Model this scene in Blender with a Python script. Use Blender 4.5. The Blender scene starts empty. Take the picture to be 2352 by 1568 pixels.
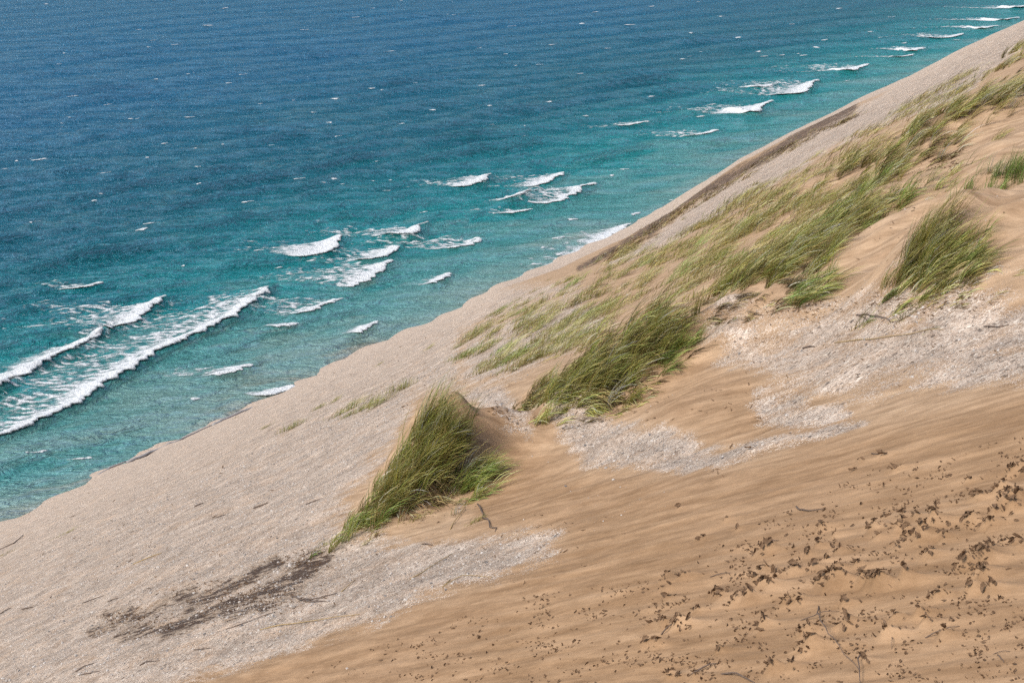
import bpy, math, random
import numpy as np

# ------------------------------------------------------------------ camera, sky, sun, exposure
sc = bpy.context.scene
C = sc.collection
PITCH = math.radians(20.0)
LAKE = 115.0                      # metres from the lens down to the lake
cam_d = bpy.data.cameras.new('camera')
cam_d.lens = 50.0; cam_d.sensor_width = 36.0; cam_d.sensor_fit = 'HORIZONTAL'
cam_d.clip_start = 0.1; cam_d.clip_end = 60000.0
cam = bpy.data.objects.new('camera', cam_d); C.objects.link(cam)
cam.location = (0, 0, 0); cam.rotation_euler = (math.pi / 2 - PITCH, 0, 0)
sc.camera = cam

SUN_EL, SUN_AZ = math.radians(46), math.radians(-118)   # azimuth measured from +y towards +x
w = bpy.data.worlds.new('World'); sc.world = w; w.use_nodes = True
nt = w.node_tree; nt.nodes.clear()
sky = nt.nodes.new('ShaderNodeTexSky'); sky.sky_type = 'NISHITA'; sky.sun_disc = False
sky.sun_elevation = SUN_EL; sky.sun_rotation = SUN_AZ
sky.altitude = 200; sky.air_density = 1.0; sky.dust_density = 2.0; sky.ozone_density = 1.5
hs = nt.nodes.new('ShaderNodeHueSaturation'); hs.inputs['Saturation'].default_value = 0.8
bg = nt.nodes.new('ShaderNodeBackground'); bg.inputs['Strength'].default_value = 0.088
out = nt.nodes.new('ShaderNodeOutputWorld')
nt.links.new(sky.outputs[0], hs.inputs['Color']); nt.links.new(hs.outputs[0], bg.inputs[0]); nt.links.new(bg.outputs[0], out.inputs[0])

sun_d = bpy.data.lights.new('sun', 'SUN'); sun_d.energy = 1.5; sun_d.angle = math.radians(24); sun_d.color = (1.0, 0.93, 0.82)
sun = bpy.data.objects.new('sun', sun_d); C.objects.link(sun)
sun.rotation_euler = (math.pi / 2 - SUN_EL, 0, math.pi - SUN_AZ)
sun.location = (-80, 40, 100)

sc.view_settings.view_transform = 'Standard'; sc.view_settings.look = 'None'
sc.view_settings.gamma = 1.0; sc.view_settings.use_curve_mapping = False
sc.view_settings.exposure = 1.30
sc.cycles.use_denoising = False; sc.cycles.max_bounces = 4; sc.cycles.diffuse_bounces = 2; sc.cycles.glossy_bounces = 2; sc.cycles.transmission_bounces = 2
sc.cycles.use_adaptive_sampling = True; sc.cycles.adaptive_threshold = 0.02; sc.cycles.caustics_reflective = False; sc.cycles.caustics_refractive = False

rng = np.random.default_rng(7)
random.seed(7)

# ------------------------------------------------------------------ helpers
FPX = 2352 * 50 / 36.0            # focal length in the pixels the picture was measured in
def ray(px, py):
    u = (np.asarray(px, float) - 1176) / FPX; v = -(np.asarray(py, float) - 784) / FPX
    y = math.cos(PITCH) + v * math.sin(PITCH); z = -math.sin(PITCH) + v * math.cos(PITCH)
    return u / y, z / y
def project(x, y, z):
    d = y * math.cos(PITCH) - z * math.sin(PITCH); u = y * math.sin(PITCH) + z * math.cos(PITCH)
    return 1176 + FPX * x / d, 784 - FPX * u / d

_p = np.random.default_rng(3).permutation(512).astype(np.int64)
_g = np.random.default_rng(4).uniform(0, 2 * np.pi, 512); _gx, _gy = np.cos(_g), np.sin(_g)
def noise(x, y, s=0):
    x = np.asarray(x, float) + s * 17.31; y = np.asarray(y, float) + s * 5.77
    xi = np.floor(x).astype(np.int64); yi = np.floor(y).astype(np.int64)
    fx = x - xi; fy = y - yi
    u = fx * fx * fx * (fx * (fx * 6 - 15) + 10); v = fy * fy * fy * (fy * (fy * 6 - 15) + 10)
    def g(ix, iy, dx, dy):
        h = _p[(_p[ix & 511] + iy) & 511]
        return _gx[h] * dx + _gy[h] * dy
    a = g(xi, yi, fx, fy); b = g(xi + 1, yi, fx - 1, fy); c = g(xi, yi + 1, fx, fy - 1); d = g(xi + 1, yi + 1, fx - 1, fy - 1)
    return 1.5 * (a + u * (b - a) + v * (c - a) + u * v * (a - b - c + d))
def fbm(x, y, s=0, o=3):
    t = 0; k = 1.0; f = 1.0
    for i in range(o):
        t = t + k * noise(x * f, y * f, s + i); k *= .5; f *= 2.03
    return t
def sstep(a, b, x):
    t = np.clip((x - a) / (b - a), 0, 1); return t * t * (3 - 2 * t)

def tag(o, label=None, cat=None, group=None, kind=None):
    if label: o['label'] = label
    if cat: o['category'] = cat
    if group: o['group'] = group
    if kind: o['kind'] = kind
    return o
def mesh_np(name, V, F, col=None, smooth=True, attrs=None):
    """V (n,3); F list of arrays (m,3) / (m,4)"""
    V = np.asarray(V, np.float32)
    if not isinstance(F, (list, tuple)): F = [F]
    me = bpy.data.meshes.new(name)
    me.vertices.add(len(V)); me.vertices.foreach_set('co', V.ravel())
    idx = np.concatenate([f.ravel() for f in F]).astype(np.int32)
    tot = np.concatenate([np.full(len(f), f.shape[1]) for f in F]).astype(np.int32)
    st = np.concatenate([[0], np.cumsum(tot)[:-1]]).astype(np.int32)
    me.loops.add(len(idx)); me.loops.foreach_set('vertex_index', idx)
    me.polygons.add(len(tot)); me.polygons.foreach_set('loop_start', st); me.polygons.foreach_set('loop_total', tot)
    me.polygons.foreach_set('use_smooth', np.full(len(tot), smooth))
    if col is not None:
        a = me.color_attributes.new('col', 'FLOAT_COLOR', 'POINT')
        c4 = np.ones((len(V), 4), np.float32); c4[:, :col.shape[1]] = col
        a.data.foreach_set('color', c4.ravel())
    for k, arr in (attrs or {}).items():
        a = me.attributes.new(k, 'FLOAT', 'POINT'); a.data.foreach_set('value', np.asarray(arr, np.float32))
    me.update(calc_edges=True); me.validate()
    return me
def obj(name, me, mat=None, parent=None, loc=None):
    o = bpy.data.objects.new(name, me); C.objects.link(o)
    if mat is not None and me is not None and len(me.materials) == 0: me.materials.append(mat)
    if parent is not None: o.parent = parent
    if loc is not None: o.location = loc
    return o
def empty(name, loc):
    o = bpy.data.objects.new(name, None); C.objects.link(o); o.location = loc; o.empty_display_size = .1; return o

# node helpers
class NT:
    def __init__(s, name):
        s.m = bpy.data.materials.new(name); s.m.use_nodes = True; s.t = s.m.node_tree; s.t.nodes.clear()
        s.out = s.n('ShaderNodeOutputMaterial')
    def n(s, typ, **kw):
        nd = s.t.nodes.new(typ)
        for k, v in kw.items(): setattr(nd, k, v)
        return nd
    def l(s, a, b): s.t.links.new(a, b)
    def put(s, sock, v):
        if hasattr(v, 'is_linked') or isinstance(v, bpy.types.NodeSocket): s.l(v, sock)
        else: sock.default_value = v
    def math(s, op, a, b=0.0, c=None, clamp=False):
        nd = s.n('ShaderNodeMath', operation=op, use_clamp=clamp)
        s.put(nd.inputs[0], a); s.put(nd.inputs[1], b)
        if c is not None: s.put(nd.inputs[2], c)
        return nd.outputs[0]
    def mix(s, f, a, b, mode='MIX'):
        nd = s.n('ShaderNodeMix', data_type='RGBA', blend_type=mode)
        s.put(nd.inputs[0], f)
        for i, v in ((6, a), (7, b)):
            s.put(nd.inputs[i], (v + (1,)) if isinstance(v, tuple) and len(v) == 3 else v)
        return nd.outputs[2]
    def ss(s, a, b, x):
        nd = s.n('ShaderNodeMapRange', interpolation_type='SMOOTHSTEP')
        s.put(nd.inputs[0], x); nd.inputs[1].default_value = a; nd.inputs[2].default_value = b
        return nd.outputs[0]
    def mapping(s, vec, scale=(1, 1, 1), rot=0.0, loc=(0, 0, 0)):
        nd = s.n('ShaderNodeMapping'); s.l(vec, nd.inputs[0]); nd.inputs['Scale'].default_value = scale
        nd.inputs['Rotation'].default_value = (0, 0, rot); nd.inputs['Location'].default_value = loc
        return nd.outputs[0]
    def noise(s, vec, scale, detail=3.0, rough=.55, dist=0.0):
        nd = s.n('ShaderNodeTexNoise'); s.l(vec, nd.inputs['Vector']); nd.inputs['Scale'].default_value = scale
        nd.inputs['Detail'].default_value = detail; nd.inputs['Roughness'].default_value = rough; nd.inputs['Distortion'].default_value = dist
        return nd.outputs[0]
    def ramp(s, f, stops, interp='LINEAR'):
        nd = s.n('ShaderNodeValToRGB'); s.put(nd.inputs[0], f); cr = nd.color_ramp; cr.interpolation = interp
        while len(cr.elements) < len(stops): cr.elements.new(.5)
        for e, (p, c) in zip(cr.elements, stops): e.position = p; e.color = tuple(c) + (1,)
        return nd.outputs[0]
    def bump(s, h, strength, dist, normal=None):
        nd = s.n('ShaderNodeBump'); s.l(h, nd.inputs['Height']); nd.inputs['Strength'].default_value = strength; nd.inputs['Distance'].default_value = dist
        if normal is not None: s.l(normal, nd.inputs['Normal'])
        return nd.outputs[0]
    def bsdf(s, col, rough=.9, spec=.2, normal=None, ior=None):
        b = s.n('ShaderNodeBsdfPrincipled')
        s.put(b.inputs['Base Color'], (col + (1,)) if isinstance(col, tuple) and len(col) == 3 else col)
        s.put(b.inputs['Roughness'], rough); s.put(b.inputs['Specular IOR Level'], spec)
        if ior: b.inputs['IOR'].default_value = ior
        if normal is not None: s.l(normal, b.inputs['Normal'])
        return b.outputs[0]
    def done(s, sh): s.l(sh, s.out.inputs['Surface']); return s.m

WIND = math.radians(-42)                          # the wind blows this way over the plan, up the slope
WV = np.array([math.cos(WIND), math.sin(WIND)]); CV = np.array([-WV[1], WV[0]])
SEA = np.array([-.825, .565]); ALONG = np.array([.565, .825])   # towards open water / along the shore
SHORE = 195.2

# ------------------------------------------------------------------ the shape of the bluff
H0, AX, BY, KK = 2.8, .518, -.2745, .000143
SIL_X = np.array([-.402, -.319, -.255, -.176, -.126, -.045, -.006, .035, .082, .116, .163, .193, .245, .28, .317, .354])
SIL_D = np.array([0.64, 0.52, -0.09, -0.33, -0.33, -0.95, -0.43, -1.13, -1.32, -1.01, 0.32, 0.36, 0.47, 0.16, 0.43, 0.29])
def base(x, y):
    r = np.sqrt(x * x + y * y)
    q = np.where(r < 130, r * r, 130 * 130 + 260 * (r - 130))
    f = -H0 + AX * x + BY * y - KK * q
    return f + np.interp(x / np.maximum(y, 100), SIL_X, SIL_D) * np.where(y < 120, np.exp(-((y - 120) / 50.) ** 2), np.minimum(y, 240) / 120.)
def Pb(px, py):
    X, Z = ray(px, py); y = np.concatenate([np.linspace(2, 30, 1500), np.linspace(30, 180, 1500)])
    d = base(X * y, y) - Z * y
    i = np.argmax(d > 0)
    if d[i] <= 0: i = int(np.argmax(d - np.abs(y - 120) * 1e-4))
    return X * y[i], y[i]

# mounds: picture position of the middle of the foot, height, sigma upwind / downwind / across the wind
MOUNDS = [
    (977, 1126, 1.05, .42, .55, .58), (1090, 1060, .30, .40, 1.1, .45), (882, 1190, .18, .35, .6, .5),
    (1395, 905, .74, .48, .70, .85), (1520, 855, .34, .5, 1.2, .6), (1260, 905, .25, .35, .5, .5), (1600, 920, .22, .7, .9, .7),
    (1740, 775, .34, .55, .8, .6), (1830, 760, .14, .5, .8, .6),
    (1700, 650, .40, .5, .8, 1.3), (1880, 590, .55, .5, 1.0, 1.0), (1850, 670, .22, .4, .6, .5), (2000, 610, .34, .5, .8, .6),
    (2140, 655, .60, .45, .75, .68), (2210, 600, .3, .6, 1.2, .8), (2310, 650, .36, .7, 1.0, .8),
    (2030, 370, .45, .8, 1.3, 1.6), (2160, 350, .45, .6, 1.2, .9), (2290, 362, .32, .7, 1.3, 1.1), (2110, 300, .5, .8, 1.4, 1.6), (2250, 300, .4, .8, 1.5, 1.4),
    (2020, 410, .3, .6, .9, .9), (2300, 415, .25, .6, .9, .8), (2120, 470, .32, .7, 1.1, .9), (2280, 470, .32, .7, 1.2, 1.1), (2200, 540, .2, .7, 1.0, 1.0), (1980, 490, .25, .5, .8, .7),
    (1860, 465, .3, .6, .9, 1.0), (1760, 500, .25, .6, .8, 1.1), (1330, 690, .25, .6, .7, 1.2), (1200, 745, .22, .6, .7, 1.1), (1090, 765, .15, .5, .6, .8),
    (1450, 1020, -.12, 1.2, 1.6, 1.6), (1900, 830, -.08, 1.2, 2.0, 1.6),
]
_M = []
for (px, py, h, su, sd, sx) in MOUNDS:
    cx, cy = Pb(px, py); _M.append((cx, cy, h, su, sd, sx))
def mounds(x, y):
    t = np.zeros_like(x)
    for cx, cy, h, su, sd, sx in _M:
        R = 4.5 * max(su, sd, sx); m = (np.abs(x - cx) < R) & (np.abs(y - cy) < R)
        if not m.any(): continue
        dx = x[m] - cx; dy = y[m] - cy
        a = dx * WV[0] + dy * WV[1]; b = dx * CV[0] + dy * CV[1]
        g = np.exp(-.5 * np.where(a < 0, (a / su) ** 2, (a / sd) ** 2) - .5 * (b / sx) ** 2)
        t[m] += h * g * (1 + .25 * noise(x[m] * 2.2, y[m] * 2.2, 9))
    return t
def ground(x, y):
    x = np.atleast_1d(np.asarray(x, float)); y = np.atleast_1d(np.asarray(y, float))
    z = base(x, y) + mounds(x, y)
    r = np.hypot(x, y); fade = sstep(5, 14, r)
    a = x * WV[0] + y * WV[1]; b = x * CV[0] + y * CV[1]
    z = z + fade * .16 * noise(x / 6.0, y / 6.0, 1) + fade * .05 * noise(a / 2.4, b / 1.3, 2)
    z = z + .014 * noise(a / 1.1, b / .34, 5) + .008 * fbm(a / .5, b / .09, 6, 2) * sstep(40, 12, r)
    z = z + np.clip((r - 60) / 200, 0, 4) * .8 * noise(x / 30., y / 30., 8)
    s = x * SEA[0] + y * SEA[1]; t = x * ALONG[0] + y * ALONG[1]
    zb = -LAKE + .075 * (SHORE - s + .5 * np.sin(t / 23.) + .25 * np.sin(t / 9.1 + 1)) + .05 * noise(x / 3, y / 3, 3)
    zb = np.maximum(zb, -LAKE - 4)
    k = 1.2; hh = np.clip(.5 + .5 * (z - zb) / k, 0, 1)
    return zb * (1 - hh) + z * hh + k * hh * (1 - hh)
_YS = np.geomspace(2.5, 170, 420)
def P(px, py, lim=170.):
    """the point of the real ground seen at a picture position"""
    X, Z = ray(px, py); y = _YS[_YS < lim]
    d = ground(X * y, y) - Z * y; i = int(np.argmax(d > 0))
    if d[i] <= 0: yy = y[int(np.argmax(d / y))]
    elif i == 0: yy = y[0]
    else:
        y2 = np.linspace(y[i - 1], y[i], 24); d2 = ground(X * y2, y2) - Z * y2; yy = y2[int(np.argmax(d2 > 0))]
    xx = X * yy
    return np.array([float(xx), float(yy), float(ground(xx, yy)[0])])
def PW(px, py, z=0.0):
    X, Z = ray(px, py); y = (z - LAKE) / Z; return np.array([X * y, y])

# ------------------------------------------------------------------ zones of gravel / damp sand / dark soil, laid out on the plan
def poly_sd(poly, X, Y):
    poly = np.array(poly, float); n = len(poly); d = np.full(X.shape, 1e9); ins = np.zeros(X.shape, bool)
    for i in range(n):
        ax, ay = poly[i]; bx, by = poly[(i + 1) % n]
        ex, ey = bx - ax, by - ay; t = np.clip(((X - ax) * ex + (Y - ay) * ey) / (ex * ex + ey * ey + 1e-9), 0, 1)
        d = np.minimum(d, (X - ax - t * ex) ** 2 + (Y - ay - t * ey) ** 2)
        c = ((ay > Y) != (by > Y)) & (X < (bx - ax) * (Y - ay) / (by - ay + 1e-12) + ax); ins ^= c
    d = np.sqrt(d); return np.where(ins, d, -d)
def seg_d(pts, X, Y):
    d = np.full(X.shape, 1e9)
    for (ax, ay), (bx, by) in zip(pts[:-1], pts[1:]):
        ex, ey = bx - ax, by - ay; t = np.clip(((X - ax) * ex + (Y - ay) * ey) / (ex * ex + ey * ey), 0, 1)
        d = np.minimum(d, (X - ax - t * ex) ** 2 + (Y - ay - t * ey) ** 2)
    return np.sqrt(d)
GRAVEL = [
    ([(-400, 1500), (-400, 1100), (0, 1190), (230, 1070), (640, 880), (1000, 715), (1120, 660), (1330, 660), (1060, 760), (1050, 900), (960, 900), (900, 1010), (760, 1190), (790, 1245), (1000, 1240), (1290, 1215), (1270, 1270), (1150, 1320), (1000, 1370), (900, 1425), (640, 1505), (380, 1585), (-400, 1800)], .71, 22),
    ([(1050, 905), (1150, 900), (1190, 950), (1330, 955), (1480, 975), (1620, 1000), (1760, 1000), (1960, 965), (1900, 995), (1710, 1040), (1640, 1058), (1480, 1050), (1350, 1032), (1250, 990), (1120, 955)], .84, 18),
    ([(1600, 812), (1690, 775), (1760, 790), (1900, 745), (2100, 725), (2420, 705), (2420, 850), (2150, 868), (1900, 885), (1700, 850)], .60, 34),
    ([(1740, 905), (1830, 890), (1920, 900), (1925, 945), (1820, 965), (1750, 940)], .62, 20),
    ([(1060, 770), (1330, 680), (1400, 740), (1300, 800), (1180, 870), (1060, 890)], .62, 30),
    ([(1480, 560), (1640, 440), (1960, 255), (2200, 130), (2420, 20), (2420, 60), (2330, 110), (2200, 225), (2060, 270), (1900, 345), (1720, 455), (1560, 540), (1400, 610)], 1.0, 10),
    ([(1130, 990), (1210, 985), (1230, 1030), (1150, 1040)], .8, 12),
]
SANDHOLE = []
WET = ([(380, 1600), (640, 1505), (900, 1425), (1150, 1320), (1290, 1230), (1100, 1190), (1060, 1080), (1110, 1010), (1280, 1040), (1500, 1070), (1720, 1060), (1960, 985), (2420, 870), (2420, 1800), (380, 1800)], 1.0, 60)
WET2 = ([(1480, 860), (1580, 830), (1750, 880), (1900, 900), (1950, 960), (1750, 995), (1560, 985), (1460, 930)], .72, 40)
SOIL = [([(375, 1462), (450, 1440), (545, 1395), (640, 1340), (700, 1300), (735, 1280)], 19, 1.0), ([(430, 1400), (520, 1345), (590, 1305), (640, 1285)], 13, .9),
        ([(250, 1420), (330, 1405), (400, 1375), (450, 1360)], 14, .75), ([(200, 1452), (280, 1425)], 10, .7), ([(280, 1470), (400, 1440)], 13, .8), ([(520, 1425), (600, 1400), (680, 1350)], 16, .75),
        ([(640, 1250), (720, 1200), (790, 1150)], 9, .28)]
RIM = [([(1490, 530), (1560, 472), (1640, 428), (1710, 388), (1780, 350), (1850, 306), (1960, 246)], 10, 1.0), ([(1330, 618), (1430, 563), (1500, 518)], 7, 1.0)]
LITTER = [(990, 1150, 90, 50, .5), (1390, 930, 80, 45, .55), (2140, 660, 110, 50, .45), (1830, 690, 90, 35, .4), (1180, 940, 50, 14, .5), (2170, 365, 40, 22, .7), (1990, 370, 60, 22, .5), (1250, 925, 45, 20, .5), (2300, 1160, 60, 14, .2), (2100, 1240, 60, 16, .2), (1750, 1270, 40, 12, .3)]
def zones(x, y):
    zb = base(x, y); U, V = project(x, y, zb)
    far = y > 118
    q = np.clip(12. / y, .25, 2.2)
    U = U + q * (26 * noise(x * 1.1, y * .6, 21) + 12 * noise(x * 4, y * 3, 22)); V = V + q * (15 * noise(x * 1.1, y * .6, 23) + 8 * noise(x * 4, y * 3, 24))
    g = np.zeros(x.shape)
    for poly, a, soft in GRAVEL: g = np.maximum(g, a * sstep(-1.7 * soft, 1.7 * soft, poly_sd(poly, U, V)))
    wt = np.maximum(WET[1] * sstep(-WET[2], WET[2], poly_sd(WET[0], U, V)), WET2[1] * sstep(-WET2[2], WET2[2], poly_sd(WET2[0], U, V)))
    so = np.zeros(x.shape)
    for pts, r, a in SOIL + RIM: so = np.maximum(so, a * sstep(2.0 * r, .3 * r, seg_d(pts, U, V)))
    for cx, cy, rx, ry, a in LITTER: so = np.maximum(so, a * sstep(1.3, .1, np.hypot((U - cx) / rx, (V - cy) / ry)) * .8)
    g = np.where(far, np.maximum(g, .9), g)
    return g, wt, so

# ------------------------------------------------------------------ terrain mesh: fine where the slope is near, coarser with distance
def rows(dr, r0, r1):
    r = [r0]
    while r[-1] < r1: r.append(r[-1] + dr(r[-1]))
    return np.array(r)
def polar(r, az):
    A, R = np.meshgrid(az, r); x = R * np.sin(A); y = R * np.cos(A)
    nr, na = R.shape; i = np.arange(nr * na).reshape(nr, na)
    F = np.stack([i[:-1, :-1], i[:-1, 1:], i[1:, 1:], i[1:, :-1]], -1).reshape(-1, 4)[:, ::-1]
    return x.ravel(), y.ravel(), F
def azimuths(half, n, rest):
    a = np.radians(np.linspace(-half, half, n)); b = np.radians(np.linspace(half, 180, rest))[1:]
    return np.concatenate([-b[::-1], a, b])
az = azimuths(23.5, 720, 50)
rr = rows(lambda r: 1 / (1 / (r * r * .00080 + .004) + 1 / (.0125 * r)), 2.0, 130)
rr = np.concatenate([[.02, .6, 1.2], rr, rows(lambda r: .035 * r, rr[-1] * 1.03, 1600)])
TX, TY, TF = polar(rr, az)

# ---- debris positions come before the terrain: each piece has a small tail of sand downwind
def c6(x, y): return ((1600 + x / 2.45) / 1.08844, (1100 + y / 2.45) / 1.08844)
CL = [(530,495,1),(740,700,2.4),(1020,710,1.2),(1210,690,1.3),(1130,745,1),(930,820,1.4),(730,820,1.2),(1060,800,1),(1200,790,1.2),(1310,780,1),(140,850,1.3),(260,850,1.2),(160,905,1),(150,980,1.2),(450,940,1.2),(740,910,2.2),(650,990,1.4),(570,990,1.2),(880,1010,1.6),(970,1005,1.3),(1130,900,2.6),(1400,900,2.2),(1600,880,1.4),(1800,960,1.3),(340,1050,1.1),(120,1130,1.6),(220,1140,2),(740,1150,1.6),(990,1180,1.5),(1260,1150,1.9),(1000,1290,2.4),(30,1255,1.2),(100,1250,1),(170,1450,1.4),(780,1420,1.5),(900,1410,1),(1400,550,1.4),(1500,480,.8),(1590,490,1.5),(1565,545,1.1),(1770,520,2),(1990,510,1.5),(2130,530,1.5),(1700,620,2.4),(1580,640,1.4),(1850,620,1.2),(1750,720,1.5),(2060,720,2.6),(2070,820,1.6),(1960,770,1.4),(1800,410,1.2),(2070,360,1.4),(2240,370,2.4),(2300,400,1.4),(2270,210,1.6),(2340,215,1.2),(2200,320,1.4),(2250,440,1.4),(1560,190,1.1),(1480,95,1),(1335,125,.8),(1090,540,1.1),(1190,580,.8),(1250,1010,1.1),(1550,1110,.9),(1740,1130,1),(1700,1060,1.1),(1490,1195,1.3),(1850,1200,1),(2170,460,1.2),(2010,250,.8),(1680,190,.8),(1290,190,.6),(230,425,.7),(380,610,.9),(600,540,.7),(2300,650,1.6),(2150,930,1.4),(2020,930,1.3),(480,1290,1.1),(330,1460,1),(1370,1370,1.1),(560,40,.8),(650,70,.6),(1620,570,1.1),(1460,600,.9),(1670,480,.8),(1080,660,.9),(1170,900,1.4),(1350,880,1),(1430,910,1.2),(470,970,1.3),(820,830,1.2),(700,860,1.3)]
leaf_px = []
for cx, cy, k in CL:
    n = max(1, int(round(k * k * 3.4 + 1.0)))
    for j in range(n):
        sp = 0 if j == 0 else 1
        leaf_px.append(c6(cx + sp * rng.normal(0, 17 * k), cy + sp * rng.normal(0, 8 * k)) + (k if j == 0 else .8 + .3 * rng.random(),))
BITS = np.array([(-60, 1560)]); bits_px = []
LREG = [(650, 1568), (900, 1470), (1250, 1360), (1500, 1330), (1750, 1200), (2000, 1080), (2352, 1000), (2352, 1568)]
while len(bits_px) < 2600:
    u = rng.uniform(600, 2352); v = rng.uniform(1000, 1568)
    if poly_sd(LREG, np.array([u]), np.array([v]))[0] < 0: continue
    d = noise(u / 90., v / 34., 31)
    if rng.random() < .05 + 1.1 * max(0, d): bits_px.append((u, v, .25 + .35 * rng.random()))
def plan_many(px):
    o = []
    px = np.array(px); X, Z = ray(px[:, 0], px[:, 1]); den = Z - AX * X - BY; y = -H0 / den
    for _ in range(25): y = y + .5 * (ground(X * y, y) - Z * y) / den
    return [(a, b, c) for a, b, c in zip(X * y, y, px[:, 2])]
leaves = plan_many(leaf_px); bits = plan_many(bits_px)

TZ = ground(TX, TY)
def tails(z):
    Z2 = z.reshape(len(rr), len(az)); Xg = TX.reshape(Z2.shape); Yg = TY.reshape(Z2.shape)
    for (x, y, k) in leaves:
        r = math.hypot(x, y); a = math.atan2(x, y); L = (.10 * k + .03) * (1 + .06 * r); hgt = .011 * k + .003
        i0, i1 = np.searchsorted(rr, [r - 1.6 * L, r + .5 * L]); j0, j1 = np.searchsorted(az, [a - .6 * L / r, a + 1.6 * L / r])
        if i1 <= i0 or j1 <= j0: continue
        dx = Xg[i0:i1, j0:j1] - x; dy = Yg[i0:i1, j0:j1] - y
        u = (dx * WV[0] + dy * WV[1]) / L; v = (dx * CV[0] + dy * CV[1]) / (.011 * k + .006 + .0011 * r)
        Z2[i0:i1, j0:j1] += hgt * np.where(u > 0, np.exp(-2.2 * u), np.exp(-(u * 9) ** 2)) * np.exp(-v * v) - .35 * hgt * np.exp(-((u + .12) * 9) ** 2 - (v / 1.6) ** 2)
    return Z2.ravel()
TZ = tails(TZ)
def mesh_z(x, y):
    x = np.asarray(x); y = np.asarray(y); i = np.clip(np.searchsorted(rr, np.hypot(x, y)), 0, len(rr) - 1); j = np.clip(np.searchsorted(az, np.arctan2(x, y)), 0, len(az) - 1)
    return TZ.reshape(len(rr), len(az))[i, j]
TCOL = np.zeros((len(TX), 3)); TCOL[:, 0] = .9
_v = (TY > 2) & (TY < 125) & (np.abs(TX / np.maximum(TY, .1)) < .47)
TCOL[_v] = np.stack(zones(TX[_v], TY[_v]), 1)

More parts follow.
